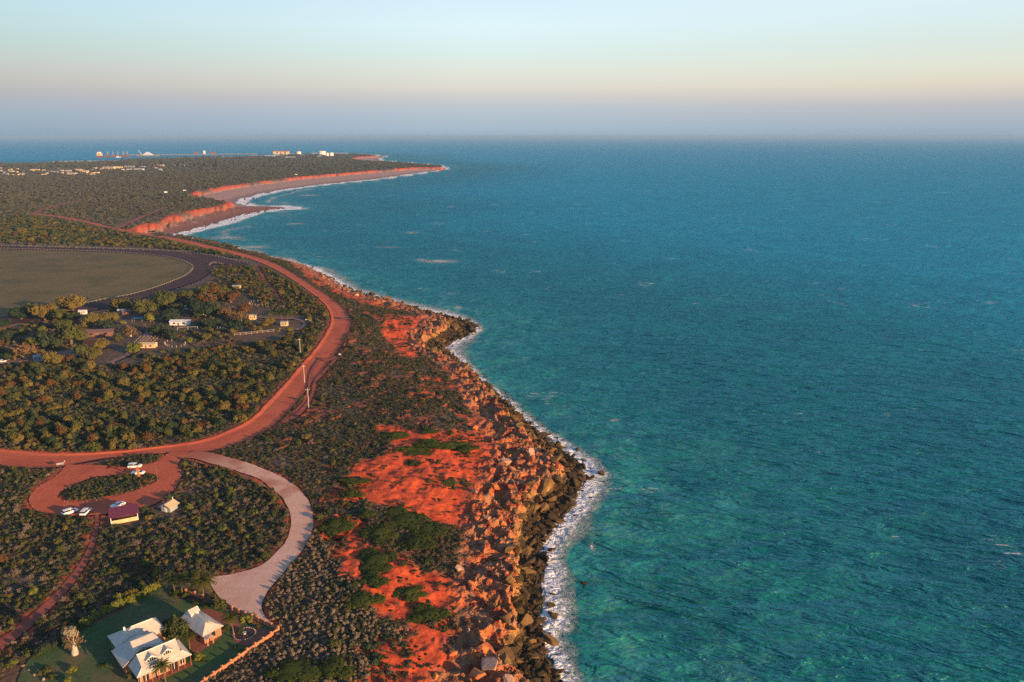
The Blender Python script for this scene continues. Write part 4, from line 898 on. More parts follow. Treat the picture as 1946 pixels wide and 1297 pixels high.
side = roofs([[(-1.15,14.0,e+.03),(-1.15,5.75,e+.03),(3.9,7.4,5.0),(3.9,12.6,5.0)], [(8.6,6.2,3.4),(8.6,13.8,3.4),(3.9,12.6,5.0),(3.9,7.4,5.0)]], house, M_ROOF, name='side_roof')
mid_r = roofs([[(2.0,8.0,5.05),(7.8,8.0,5.05),(7.0,9.7,5.95),(2.0,9.7,5.95)], [(7.8,11.6,5.05),(2.0,11.6,5.05),(2.0,9.7,5.95),(7.0,9.7,5.95)]], house, M_ROOF, name='link_roof')
m_ = MB(); m_.prism([(2.15, 8.15), (7.5, 8.15), (7.5, 11.45), (2.15, 11.45)], 3.6, 5.0); m_.build('link_wall', M_TRIM, house)
back = roofs([[(0,13.4,e+.06),(11.3,13.4,e+.06),(9.4,16.8,5.2),(4.4,16.8,5.2)], [(11.3,13.4,e+.06),(11.3,20.7,e+.06),(9.4,16.8,5.2)], [(11.3,20.7,e+.06),(0,20.7,e+.06),(4.4,16.8,5.2),(9.4,16.8,5.2)], [(0,20.7,e+.06),(0,13.4,e+.06),(4.4,16.8,5.2)]], house, M_ROOF, name='rear_roof')
MB().tube([(4.4,16.8,5.24),(9.4,16.8,5.24)], .09, 6).build('ridge_cap', M_TRIM, back)
for hx, hy in ((0,0),(12,0)): MB().tube([(hx,hy,e+.05),(1.7 if hx == 0 else 10.4,1.5,s4_+.05)], .07, 6).build('hip_cap', M_TRIM, front)
for x in (3.9, 7.4):                                   # dormers
    d = empty('dormer', (x, 1.9, 4.15)); d.parent = house
    MB().add([(-1.1,0,0),(1.1,0,0),(1.1,0,.75),(0,0,1.5),(-1.1,0,.75),(-1.1,2.2,.75),(1.1,2.2,.75),(0,2.2,1.5)], [(0,1,2,3,4),(1,6,2),(0,4,5)]).build('dormer_wall', M_TRIM, d)
    roofs([[(-1.35,-.25,.62),(0,-.25,1.58),(0,2.3,1.58),(-1.35,1.0,.62)], [(0,-.25,1.58),(1.35,-.25,.62),(1.35,1.0,.62),(0,2.3,1.58)]], d, M_ROOF, .08)
    for k, (a, b, h) in enumerate(((-.9,-.5,.6),(-.42,-.03,.95),(.03,.42,.95),(.5,.9,.6))): MB().box(a, b, -.03, .0, .14, h).build('pane', M_GLASS, d)
for k in range(9):
    x = .25+k*11.5/8; MB().tube([(x,.25,.1),(x,.25,e)], .055, 6).build('verandah_post', M_BRICK, house)
for x0, x1, z0, z1, nm, mt in ((1.6,2.8,.2,2.2,'window',M_GLASS),(3.6,4.6,.12,2.25,'door',M_WOOD),(5.3,6.6,.5,2.2,'window',M_GLASS),(7.4,9.4,.12,2.25,'window',M_GLASS),(9.8,10.7,.6,2.2,'window',M_GLASS)):
    o = MB().box(x0, x1, 1.42, 1.497, z0, z1).build(nm, mt, house)
    if nm == 'window': MB().box((x0+x1)/2-.04, (x0+x1)/2+.04, 1.39, 1.42, z0, z1).build('frame', M_TRIM, o)
for y0, y1 in ((2.2,3.4),(4.4,5.6)): MB().box(.82, .897, y0, y1, .9, 2.1).build('window', M_GLASS, house)
for y0, y1 in ((7.6,8.8),(10.2,11.6)): MB().box(-.48, -.403, y0, y1, .9, 2.1).build('window', M_GLASS, house)
for y0, y1 in ((15,16.4),(17.6,18.8)): MB().box(.42, .497, y0, y1, .9, 2.1).build('window', M_GLASS, house)
MB().box(2.9,3.3,17.4,17.8,4.2,5.3).build('chimney', M_TRIM, house)
MB().box(1.9,2.4,14.6,15.0,3.45,3.75).build('roof_vent', M_TRIM, house)
# ------------------------------------------------------------------ the garage
gA = P(190+1460/7.485, 1140+525/7.485, 14.7); gh = float(base_height(gA[:1], gA[1:])[0])
gar = empty('garage', (gA[0], gA[1], gh), math.radians(52), 'small cream roofed brick garage with a raised gable beside the round tree', 'garage')
MB().prism([(.5,.6),(5.2,.6),(5.2,10.0),(.5,10.0)], 0, 2.62).build('wall', M_BRICK, gar)
roofs([[(0,0,2.6),(5.7,0,2.6),(4.2,1.6,3.5),(2.4,2.4,4.3)], [(5.7,0,2.6),(5.7,10.5,2.6),(2.85,10.5,4.5),(2.85,2.0,4.5),(4.2,1.6,3.5)], [(0,10.5,2.6),(0,0,2.6),(2.4,2.4,4.3),(2.85,2.0,4.5),(2.85,10.5,4.5)]], gar, M_ROOF)
MB().add([(.6,10.02,2.5),(5.1,10.02,2.5),(2.85,10.02,4.3)], [(0,1,2)]).build('gable_wall', M_TRIM, gar)
cu = empty('raised_gable', (2.85, 8.6, 4.0)); cu.parent = gar
MB().box(-1.0,1.0,-.9,.9,-.4,.75).build('wall', M_TRIM, cu)
roofs([[(-1.3,-1.2,.6),(1.3,-1.2,.6),(1.3,0,1.5),(-1.3,0,1.5)], [(1.3,1.2,.6),(-1.3,1.2,.6),(-1.3,0,1.5),(1.3,0,1.5)]], cu, M_ROOF, .08)
po = empty('porch', (1.4, -.3, 0)); po.parent = gar
for x in (-.7, .7): MB().box(x-.12,x+.12,-.5,-.2,0,2.0).build('pillar', M_BRICK, po)
roofs([[(-1.0,-.9,2.0),(0,-.9,2.6),(0,.8,2.6),(-1.0,.8,2.0)], [(0,-.9,2.6),(1.0,-.9,2.0),(1.0,.8,2.0),(0,.8,2.6)]], po, M_ROOF, .07)
for x0, x1, nm, mt in ((2.6,3.6,'window',M_GLASS),(4.0,4.9,'door',M_WOOD)): MB().box(x0,x1,.52,.597,.1 if nm == 'door' else .8,2.1).build(nm, mt, gar)
for y in (2.5, 5.2): MB().box(5.203,5.28,y,y+1.8,.1,2.2).build('garage_door', M_TRIM, gar)
for y in (2.0, 5.0, 7.6): MB().box(.42,.497,y,y+1.1,.9,2.0).build('window', M_GLASS, gar)

# paving, ring bed
def sheet2(name, px, mat, zo): return sheet(name, PL(px), mat, zo, 1)
def zz7(x, y): return (180+x/5.12, 1060+y/5.12)
sheet2('garden_paving', [zz7(*q) for q in ((1060,500),(1250,540),(1430,610),(1400,680),(1290,700),(1240,760),(1130,850),(1000,930),(940,900),(900,800),(960,700),(1040,600))], M_BRICKD, .06)
sheet2('garden_paving.001', [zz7(*q) for q in ((1350,700),(1480,670),(1620,690),(1720,730),(1620,800),(1560,850),(1420,850),(1340,780))], M_BRICKD, .06)
bx, by = P(*zz7(1460, 748)); bz = float(base_height(np.array([bx]), np.array([by]))[0])
bed = empty('ring_bed', (bx, by, bz), 0, 'round dark garden bed ringed with stones behind the brick wall', 'garden bed')
MB().prism([(2.3*math.cos(a), 2.3*math.sin(a)) for a in np.linspace(0, 2*math.pi, 28)[:-1]], .08, .14).build('soil', flat('bed_soil', (.06, .035, .035), .95, .3), bed)
_st = rock_mesh(5, M_STONE, 8)
for k in range(26):
    a = 2*math.pi*k/26; o = link('edging_stone', _st, bed); o.location = (2.5*math.cos(a), 2.5*math.sin(a), .16); o.scale = (.3, .26, .22); o.rotation_euler = (0, 0, a*3)
MB().tube([(0,0,.1),(0,0,.35),(0,0,.6)], [.45,.2,.5], 12).build('bird_bath', M_CONC, bed)

# brick garden wall with piers
def brick_wall(px, label, gap=2.4, hgt=1.15):
    pts = spline(PL(px), step=.8) if len(px) > 2 else PL(px)
    L = np.concatenate([[0], np.cumsum(np.linalg.norm(np.diff(pts, axis=0), axis=1))]); n = max(1, int(round(L[-1]/gap)))
    q = np.stack([np.interp(np.linspace(0, L[-1], n+1), L, pts[:, i]) for i in (0, 1)], -1); z = base_height(q[:, 0], q[:, 1])
    r = empty('garden_wall', (q[0, 0], q[0, 1], z[0]), 0, label, 'wall'); pier_me = None
    for i in range(n):
        a, b = q[i]-q[0], q[i+1]-q[0]; d = b-a; l = np.linalg.norm(d); d = d/l; nn = np.array([-d[1], d[0]])*.13
        p = [tuple(a+d*.2-nn), tuple(b-d*.2-nn), tuple(b-d*.2+nn), tuple(a+d*.2+nn)]
        MB().prism(p, z[i]-z[0]-.2, z[i]-z[0]+hgt*.78).build('wall_panel', M_BRICK, r)
    for i in range(n+1):
        a = q[i]-q[0]; d = (q[min(i+1, n)]-q[max(i-1, 0)]); an = math.atan2(d[1], d[0])
        if pier_me is None: pier_me = MB().box(-.24,.24,-.24,.24,-.2,hgt).mesh('pier', M_BRICK); cap_me = MB().add([(-.32,-.32,hgt),(.32,-.32,hgt),(.32,.32,hgt),(-.32,.32,hgt),(0,0,hgt+.28)], [(3,2,1,0),(0,1,4),(1,2,4),(2,3,4),(3,0,4)]).mesh('pier_cap', M_TRIM if False else M_BRICK)
        o = link('pier', pier_me, r); o.location = (a[0], a[1], z[i]-z[0]); o.rotation_euler = (0, 0, an); c = link('pier_cap', cap_me, o)
brick_wall([(529,1200),(508,1215),(480,1234),(450,1255),(420,1276),(388,1298),(352,1322),(316,1346)], 'long low brick garden wall with piers facing the sea')
brick_wall([(442,1161),(462,1169),(486,1179),(508,1189),(529,1199)], 'low brick wall between the gravel apron and the round bed')
brick_wall([(354,1128),(370,1132),(386,1138)], 'short brick wall with piers under the palms')

# ------------------------------------------------------------------ trees, palms, hedges
PROTO['crown'] = {}
for k, m in (('gold', L_GOLD), ('olive', L_OLIVE), ('dark', L_DARK), ('lime', L_LIME), ('russet', L_RUSSET)):
    PROTO['crown'][k] = [bush_mesh('crown', 900+7*i+len(k), m, lumps=8, leaves=460, leaf=.115, flatz=.78, spread=.72) for i in range(3)]
L_BARE = leafy('leaf_bare', (.20, .125, .060), (.24, .15, .075), (.17, .12, .065), trans=.1)
PROTO['crown']['bare'] = [bare_crown(3, L_BARE), bare_crown(4, L_BARE)]
def trunk_mesh(mat, seed, thick=.1):
    g = np.random.default_rng(seed); mb = MB(); mb.tube([(0,0,-.1),(.02,.01,.25),(.0,.03,.55)], [thick*1.3, thick, thick*.75], 7)
    for k in range(4):
        a = k*1.57+g.random(); mb.tube([(0,.02,.45),(.25*math.cos(a),.25*math.sin(a),.75),(.5*math.cos(a),.5*math.sin(a),1.05)], [thick*.6, thick*.4, thick*.15], 5)
    return mb.mesh('trunk', mat)
TRUNKS = {'d': [trunk_mesh(BARK, 1), trunk_mesh(BARK, 2)], 'p': [trunk_mesh(BARK_PALE, 3), trunk_mesh(BARK_PALE, 4)]}
LOOK = {'gold': 'golden lit leafy tree', 'olive': 'olive green rounded tree', 'dark': 'dense dark green tree', 'lime': 'bright lime green tree', 'russet': 'russet brown thin leaved tree', 'bare': 'nearly bare pale branched tree'}
def tree(px, py, r, kind, label, category='tree', group=None, tall=1.0, seed=0, lift=.8):
    x, y, z = G(px, py+r*lift); R_ = r*math.hypot(y, 118)/FPX
    o = empty('tree', (x, y, z), seed*1.3, label, category, group)
    tk = TRUNKS['p' if kind in ('bare',) else 'd'][seed % 2]; t_ = link('trunk', tk, o); t_.scale = (R_, R_, R_*tall)
    cs = PROTO['crown'][kind]; c = link('crown', cs[seed % len(cs)], o); c.location = (0, 0, R_*.10*tall); c.scale = (R_*1.1, R_*1.1, R_*tall*1.25)
    return o
PARK_TREES = [(139,576,22,'gold','standing alone against the race infield'),(41,591,20,'dark','at the infield edge left of the golden crowns'),(57,588,17,'olive','between the dark and golden trees at the infield edge'),(86,592,20,'gold','spreading in the row at the infield edge'),(117,598,15,'olive','right of the golden tree in the infield row'),(143,601,13,'olive','under the lone golden tree by the infield'),(173,608,15,'gold','behind the long brown roof'),(80,623,7,'lime','smallest of the three by the park lane'),(67,619,6,'gold','tiny one by the park lane bend'),(94,621,6,'russet','small one beside the lime sapling'),(121,616,15,'olive','in the middle of the park behind the big thicket'),(18,635,14,'dark','left of the park lane'),(43,629,9,'olive','small one in the fork of the park lane'),(99,640,24,'dark','heavy one left in the big thicket'),(136,634,27,'olive','largest of the big thicket'),(151,624,12,'russet','rising behind the big thicket'),(64,646,14,'lime','above the golden bare crown'),(49,665,22,'bare','wide golden crowned, at the lower left of the park'),(18,677,10,'dark','beside the parked white car'),(102,677,18,'gold','beside the blue shed'),(130,680,10,'russet','low one below the park lane'),(162,665,18,'olive','below the red bank'),(178,671,14,'gold','right below the red bank'),(193,651,14,'gold','right of the red bank'),(2,650,9,'russet','cut by the photo edge'),(64,694,9,'olive','low one at the scrub margin'),
 (198,602,11,'gold','left of the twin golden crowns'),(212,601,10,'gold','right of the twin golden crowns'),(205,615,14,'dark','under the twin golden crowns'),(233,575,18,'gold','hanging over the dark race track'),(279,581,20,'olive','broad one by the dark race track'),(310,569,22,'olive','broadest at the race track bend'),(322,597,18,'dark','behind the white shed'),(286,603,11,'lime','beside the blue shade cloth'),(249,628,14,'bare','pale trunked, over the pale lane'),(303,623,18,'dark','wide one below the white shed'),(324,634,12,'dark','right below the wide dark one'),(256,659,13,'lime','beside the cream hut'),(360,645,8,'lime','right of the ring of posts'),(390,587,20,'dark','tall one in the heart of the park'),(388,570,18,'russet','behind the tall dark one'),(391,639,10,'gold','near the walkway pipe'),(234,613,5,'lime','sapling by the bare tree'),(398,567,17,'bare','top of the park, brown twigged'),(439,562,16,'russet','domed one below the little cabin'),(408,547,14,'russet','near the chute of the race track'),(387,551,12,'olive','at the top left of the domed trees'),(429,592,14,'bare','grey twigged, in the middle clearing'),(411,588,12,'olive','beside the grey twigged one'),(459,600,15,'bare','left of the lit tan hut'),(466,584,12,'russet','behind the lit tan hut'),(403,614,13,'dark','at the clearing edge'),(450,618,14,'dark','under the bare crowns'),(491,624,9,'gold','behind the rail fence'),(511,611,11,'gold','between the hut and the palms'),(528,626,5,'gold','little one at the fence end'),(550,626,6,'lime','round one at the lane loop'),(442,629,7,'gold','at the left end of the rail fence'),
 (420,548,11,'olive','highest in the park scrub'),(352,560,13,'olive','by the outer curve of the race track'),(368,578,14,'dark','between track and tall dark one'),(340,585,12,'olive','above the white shed'),(470,612,9,'olive','below the tan hut'),(225,640,10,'olive','right of the long brown roof'),(10,612,12,'dark','at the left end of the infield row'),(110,660,9,'olive','small one along the park lane')]
for i, (px, py, r, k, w) in enumerate(PARK_TREES):
    tree(px, py, r, k, LOOK[k]+', '+w, 'tree', 'caravan park trees', 1.0, i)
tree(336, 1195, 23, 'olive', 'round glossy tree between the house and the garage', 'tree', None, 1.05, 2, .75)
# fat trunked tree on the lawn
x, y, z = G(143, 1244); bo = empty('boab_tree', (x, y, z), 0, 'pale fat trunked tree with a silvery crown at the lawn corner', 'tree')
MB().tube([(0,0,-.2),(0,0,.5),(.05,0,1.6),(.05,.1,2.6),(0,.1,3.2)], [.72,.85,.62,.45,.3], 12).build('trunk', BARK_PALE, bo, True)
lb_ = MB()
for k in range(7):
    a = k*.9; lb_.tube([(0,.1,2.6),(.7*math.cos(a),.7*math.sin(a),4.0),(1.5*math.cos(a),1.5*math.sin(a),5.6)], [.24,.13,.04], 6)
lb_.build('limbs', BARK_PALE, bo)
o = link('crown', PROTO['crown']['bare'][0], bo); o.location = (0, 0, 2.6); o.scale = (2.3, 2.3, 2.8)
L_SILVER = leafy('leaf_silver', (.34, .30, .20), (.40, .34, .22), (.30, .28, .19))
o = link('crown_top', bush_mesh('crown_top', 77, L_SILVER, lumps=6, leaves=260, leaf=.15, flatz=.75), bo); o.location = (-.3, .3, 5.0); o.scale = (2.0, 2.0, 1.9)

L_PALM = leafy('leaf_palm', (.085, .095, .020), (.120, .120, .026), (.09, .09, .02), trans=.25); L_PALMD = leafy('leaf_palm_dark', (.045, .065, .022), (.06, .08, .026), (.05, .065, .024))
def frond_mesh(seed, mat):
    g = np.random.default_rng(seed); V = []; F = []; n = 11; L = 1.0
    rise = .30+.45*g.random(); droop = 1.0+.5*g.random()
    for i in range(n):
        t_ = i/(n-1); V += [(L*t_, 0, rise*t_-droop*t_*t_*.75+.012)]
        wl_ = .26*math.sin(math.pi*min(1, .12+t_*.86))**.7
        V += [(L*t_+.10, wl_, rise*t_-droop*t_*t_*.75-.10*wl_/.2), (L*t_+.10, -wl_, rise*t_-droop*t_*t_*.75-.10*wl_/.2)]
    for i in range(n-1):
        a, b = 3*i, 3*i+3
        F += [(a, b, a+1), (a, a+2, b)]
    return MB().add(V, F).mesh('frond', mat)
FR = {'g': [frond_mesh(i, L_PALM) for i in range(3)], 'd': [frond_mesh(i+5, L_PALMD) for i in range(3)]}
def palm(cx, cy, bxp, byp, r, kind, label, n=15, group=None):
    n = int(n*1.6); r = r*1.3
    x, y, z = G(bxp, byp); k = math.hypot(y, 118)/FPX; H = max(1.2, (byp-cy)*k/math.cos(math.atan2(118, y))); R_ = r*k
    o = empty('palm_tree', (x, y, z), 0, label, 'palm tree', group); dx = (cx-bxp)*k
    MB().tube([(0,0,-.2),(dx*.3,0,H*.5),(dx,0,H)], [.17,.12,.09], 8).build('trunk', BARK, o)
    for j in range(n):
        a = j*2.399; f = link('frond', FR[kind][j % 3], o); f.location = (dx, 0, H-.05); f.scale = (R_, R_, R_*.9); f.rotation_euler = (0, -.9+1.25*(j/n) if False else -(.85-1.05*j/n), a)
palm(387,1108,388,1136,20,'g','tall golden lit palm beside the gravel apron',17)
for cx, cy, bx_, by_, r, w in ((330,1104,333,1128,15,'left of the dark palm clump'),(347,1106,347,1130,14,'middle of the dark palm clump'),(363,1100,362,1128,14,'right of the dark palm clump')): palm(cx, cy, bx_, by_, r, 'd', 'dark feathery palm, '+w+' by the short wall', 13, 'dark palms above the garden')
palm(441,1180,446,1214,12,'g','slim palm beside the round garden bed',13); palm(362,1213,361,1234,10,'g','small palm in front of the garage',11); palm(311,1270,315,1296,13,'g','palm in front of the house verandah',14)
palm(535,594,536,609,9,'d','left of the pair of dark palms on the caravan park lane',11,'caravan park palms'); palm(549,592,547,617,9,'d','right of the pair of palms on the caravan park lane',11,'caravan park palms')
# hedges and garden shrubs
def hedge(px, w, h, mat, label):
    pts = spline(PL(px), step=.9); r = empty('hedge', (*pts[0], float(base_height(pts[:1, 0], pts[:1, 1])[0])), 0, label, 'hedge'); g = np.random.default_rng(len(px)*7+int(px[0][0]))
    V = []; F = []; n0 = 0; src = [bush_mesh('hedge', 60+i, mat, lumps=4, leaves=130, leaf=.2, flatz=.9) for i in range(3)]
    for i, p in enumerate(pts):
        me = src[i % 3]; v = np.array([q.co[:] for q in me.vertices]); a = g.random()*6.28; v[:, :2] = v[:, :2]@rot2(a).T; v = v*np.array([w, w, h*(.85+.3*g.random())])+np.array([p[0]-pts[0, 0], p[1]-pts[0, 1], -.1])
        V += v.tolist(); F += [tuple(n0+k for k in f.vertices) for f in me.polygons]; n0 += len(v)
    me = bpy.data.meshes.new('foliage'); me.from_pydata(V, [], F); me.update(); me.materials.append(mat); link('foliage', me, r)
hedge([(303,1116),(276,1130),(248,1146),(222,1156),(196,1167),(180,1175)], 1.25, 1.5, L_LIME, 'long yellow green hedge along the top of the lawn')
hedge([(126,1218),(108,1226),(90,1236),(72,1246)], 1.3, 1.4, L_DARK, 'dark green hedge at the left side of the lawn')
GS = [(166,1180,14,'lime','bright round bush at the end of the long hedge'),(152,1190,12,'dark','dark round bush beside the silvery crowned tree'),(471,1171,12,'lime','round bright bush on the low wall by the apron'),(405,1134,10,'olive','bush beside the golden palm'),(421,1149,15,'olive','big bush at the apron corner'),(447,1228,5,'dark','small dark bush in front of the round bed'),(461,1234,6,'lime','small lime bush on the seaward lawn'),(377,1247,9,'lime','yellow bush at the front corner of the house'),(386,1252,7,'dark','dark bush beside the yellow one'),(244,1286,9,'olive','bush at the left front corner of the house'),(336,1121,12,'dark','dark bush under the palm clump'),(352,1128,9,'dark','dark bush in front of the short wall'),(375,1142,9,'dark','low dark bush below the golden palm'),(395,1150,9,'dark','low dark bush inside the apron corner'),(87,1272,11,'olive','bush in the lower left garden bed'),(137,1272,8,'lime','bright bush on the lower left lawn'),(128,1292,9,'lime','bright bush at the bottom edge of the lawn'),(98,1284,8,'olive','smaller bush in the lower left garden bed'),(196,1262,6,'dark','dark bush against the shaded house wall'),(316,1182,7,'dark','dark bush behind the round tree'),(455,1198,8,'dark','dark bush behind the round bed'),(490,1190,6,'dark','dark bush inside the low wall'),(430,1190,7,'dark','dark bush left of the round bed')]
for i, (px, py, r, k, w) in enumerate(GS):
    x, y, z = G(px, py+r*.5); R_ = r*math.hypot(y, 118)/FPX; o = link('garden_bush', {'lime': PROTO['lime'][i % 4], 'dark': PROTO['dome'][i % 4], 'olive': PROTO['scrub'][3+i % 3]}[k]); o.location = (x, y, z-.1); o.scale = (R_, R_, R_*.95); o.rotation_euler = (0, 0, i); tag(o, w, 'bush', 'garden bushes')
for i, (px, py) in enumerate(((30,1258),(44,1266),(56,1274),(66,1283),(84,1292))):
    x, y, z = G(px, py); o = place('garden_rock', ROCKS['pink'][i], (x, y, z+.1, i, .55, .45, 0), ['pale rock highest','pale rock second','pale rock third','pale rock fourth','pale rock lowest'][i]+' in the row bounding the lower left lawn', 'rock', 'boundary rocks')

# ------------------------------------------------------------------ shelter, shed, signs
x, y = -123.2, 231.2; z = float(base_height(np.array([x]), np.array([y]))[0])
sh = empty('picnic_shelter', (x, y, z), math.radians(27), 'open shelter with a flat maroon metal roof by the car park', 'shelter')
MB().slab([(-4.3,-3.3,2.5),(4.3,-3.3,2.5),(4.3,3.4,3.1),(-4.3,3.4,3.1)], .12).build('roof', M_MAROON, sh)
for p in ((-4.38,-4.32),(4.32,4.38)): MB().box(p[0], p[1], -3.35, 3.4, 2.3, 2.5).build('roof_edge', M_MAROON, sh)
for k in range(3): MB().box(-3.7+k*2.5,-1.25+k*2.5,-2.9,-2.78,0,1.25).build('wall_panel', M_CREAM, sh)
MB().box(-3.7,3.7,2.5,2.62,0,1.6).build('rear_wall', M_CREAM, sh)
for px_ in (-3.8, 3.8):
    for py_ in (-2.84, 2.56): MB().box(px_-.09,px_+.09,py_-.09,py_+.09,0,2.5).build('post', M_TRIM, sh)
MB().box(-2.0,2.0,-.4,.4,.68,.76).build('table_top', M_WOOD, sh); MB().box(-.15,.15,-.15,.15,0,.68).build('table_leg', M_CONC, sh)
x, y = -111.4, 237.2; z = float(base_height(np.array([x]), np.array([y]))[0])
sd = empty('toilet_hut', (x, y, z), math.radians(-16), 'tiny hut with a sunlit cream and shaded grey gable roof right of the maroon shelter', 'hut')
MB().prism([(-1.7,-1.7),(1.7,-1.7),(1.7,1.9),(-1.7,1.9)], 0, 1.9).build('wall', M_BLUEGREY, sd)
MB().add([(-1.7,-1.7,1.9),(1.7,-1.7,1.9),(0,-1.7,2.7),(-1.7,1.9,1.9),(1.7,1.9,1.9),(0,1.9,2.7)], [(0,1,2),(5,4,3)]).build('gable_wall', M_BLUEGREY, sd)
r1_ = MB().slab([(-2.4,-2.3,1.7),(0,-2.3,2.85),(0,2.3,2.85),(-2.4,2.3,1.7)], .08).build('roof', M_TIN, sd); MB().slab([(0,-2.3,2.85),(2.4,-2.3,1.7),(2.4,2.3,1.7),(0,2.3,2.85)], .08).build('roof', M_TINY, sd)  # grey left slope and cream right slope put shade and sunlight into the colour
MB().box(-.45,.45,-1.78,-1.703,0,1.75).build('door', M_TRIM, sd); MB().tube([(.3,1.6,2.4),(.3,1.6,3.9)], .09, 8).build('vent_pipe', M_WHITE, sd)
x, y, z = G(265, 908); sg = empty('sign_tower', (x, y, z), 0, 'tall leaning orange steel sign tower beside the parked white cars', 'sign')
MB().add([(-.45,-.12,0),(.35,-.12,0),(.0,-.12,4.2),(-.6,-.12,4.2),(-.45,.12,0),(.35,.12,0),(.0,.12,4.2),(-.6,.12,4.2)], [(0,1,2,3),(7,6,5,4),(0,4,5,1),(1,5,6,2),(2,6,7,3),(3,7,4,0)]).build('panel', M_CORTEN, sg)
for px_ in (-1.2, -.9): MB().tube([(px_,0,0),(px_,0,1.3)], .06, 6).build('post', M_WOOD, sg)
x, y, z = G(115, 886); ib = empty('information_board', (x, y, z), math.radians(20), 'low pale slanted board at the car park entrance', 'sign')
MB().slab([(-1.2,-.35,.7),(1.2,-.35,.7),(1.2,.35,1.15),(-1.2,.35,1.15)], .06).build('board', M_CONC, ib)
for px_ in (-.9, .9): MB().box(px_-.06,px_+.06,-.06,.06,0,.92).build('leg', M_WOOD, ib)
x, y, z = G(124, 884); gp = empty('guide_post', (x, y, z), 0, 'thin orange post beside the pale slanted board', 'post'); MB().tube([(0,0,0),(0,0,1.5)], .06, 6).build('shaft', M_CORTEN, gp); MB().box(-.16,.16,-.03,.03,1.3,1.7).build('plate', M_TRIM, gp)

# ------------------------------------------------------------------ vehicles
def car_meshes(long=4.7, wide=1.85, high=1.75, wagon=True, paint=M_WHITE):
    L, Wd = long/2, wide/2
    def loft(secs):
        V = []; F = []; n = len(secs[0][1])
        for x_, ring in secs: V += [(x_, a, b) for a, b in ring]
        for i in range(len(secs)-1):
            for k in range(n): F.append((i*n+k, i*n+(k+1) % n, (i+1)*n+(k+1) % n, (i+1)*n+k))
        F += [tuple(range(n-1, -1, -1)), tuple(range((len(secs)-1)*n, len(secs)*n))]; return V, F
    def ring(w_, z0, z1): return [(-w_, z0), (w_, z0), (w_*1.02, z0+(z1-z0)*.55), (w_*.94, z1), (-w_*.94, z1), (-w_*1.02, z0+(z1-z0)*.55)]
    b = MB(); b.add(*loft([(-L, ring(Wd*.9, .45, .95)), (-L+.12, ring(Wd, .35, 1.05)), (-L+.9, ring(Wd, .32, 1.08)), (L-1.6, ring(Wd, .32, 1.08)), (L-.5, ring(Wd*.97, .35, .98)), (L-.08, ring(Wd*.9, .42, .85)), (L, ring(Wd*.82, .48, .76))]))
    def ring2(w_, z0, z1, k): return [(-w_, z0), (w_, z0), (w_*k, z1), (-w_*k, z1)]
    c = MB(); rear = -L+.16 if wagon else -L+1.5
    c.add(*loft([(rear, ring2(Wd*.93, 1.04, 1.12, .98)), (rear+.18, ring2(Wd*.93, 1.04, high-.08, .82)), (-.2, ring2(Wd*.94, 1.04, high-.06, .82)), (.55, ring2(Wd*.94, 1.04, high-.1, .82)), (1.35, ring2(Wd*.92, 1.04, 1.12, .96))]))
    r = MB(); r.add(*loft([(rear+.1, ring2(Wd*.76, high-.12, high-.04, .95)), (-.2, ring2(Wd*.79, high-.1, high, .94)), (.62, ring2(Wd*.77, high-.14, high-.05, .95))]))
    wh = MB(); wh.tube([(0,-.12,0),(0,.12,0)], .35, 14); rim = MB(); rim.tube([(0,-.13,0),(0,.13,0)], .2, 10)
    return dict(body=b.mesh('body', paint), glass=c.mesh('window_band', M_GLASS), roof=r.mesh('roof', paint), wheel=wh.mesh('wheel', M_TYRE), rim=rim.mesh('rim', M_CONC), L=L, W=Wd,
        hl=MB().box(-.03,.03,-.18,.18,-.08,.08).mesh('headlight', M_LIGHT), tl=MB().box(-.03,.03,-.12,.12,-.12,.12).mesh('tail_light', M_LAMP), pil=MB().box(-.05,.05,-Wd*.9,Wd*.9,1.04,high-.06).mesh('pillar', paint))
M_DARKCAR = flat('dark_car_paint', (.06, .07, .09), .25, .1, 2, .6)
CAR_A, CAR_B, CAR_C = car_meshes(), car_meshes(4.5, 1.8, 1.5, False), car_meshes(4.4, 1.8, 1.55, True, M_DARKCAR)
def car(px, py, ang, cm, label, name='parked_car', loc=None, parts=True):
    x, y, z = loc or G(px, py); o = empty(name, (x, y, z+.03), ang, label, 'car', None)
    link('body', cm['body'], o); g_ = link('window_band', cm['glass'], o); link('roof', cm['roof'], o); p = link('window_pillar', cm['pil'], o); p.location = (-.1, 0, -.02)
    for sx_ in (-1, 1):
        for sy_ in (-1, 1):
            w_ = link('wheel', cm['wheel'], o); w_.location = (sx_*cm['L']*.62, sy_*(cm['W']-.1), .35); link('rim', cm['rim'], w_)
            l_ = link('headlight' if sx_ > 0 else 'tail_light', cm['hl'] if sx_ > 0 else cm['tl'], o); l_.location = (sx_*(cm['L']-.04), sy_*cm['W']*.62, .72)
    return o
def head(a, b): p, q = P(*a), P(*b); return math.atan2(q[1]-p[1], q[0]-p[0])
car(134,976,head((124,979),(145,972)),CAR_A,'white wagon parked left on the loop, beside another white car')
car(164,976,head((160,979),(169,971)),CAR_A,'white car parked between the left wagon and the maroon shelter')
car(225,963,head((219,966),(232,961)),CAR_B,'white car half hidden behind the maroon shelter roof')
car(257,889,head((246,889.5),(268,888.5)),CAR_A,'white wagon parked on the upper car park lane')
car(263,902,head((253,902),(274,901)),CAR_B,'white car parked behind the orange sign tower')
car(655,606,head((655,609),(656,602)),CAR_C,'small dark car driving round the bend of the red road','moving_car')
car(4,689,0.1,CAR_B,'white car at the left edge of the caravan park')
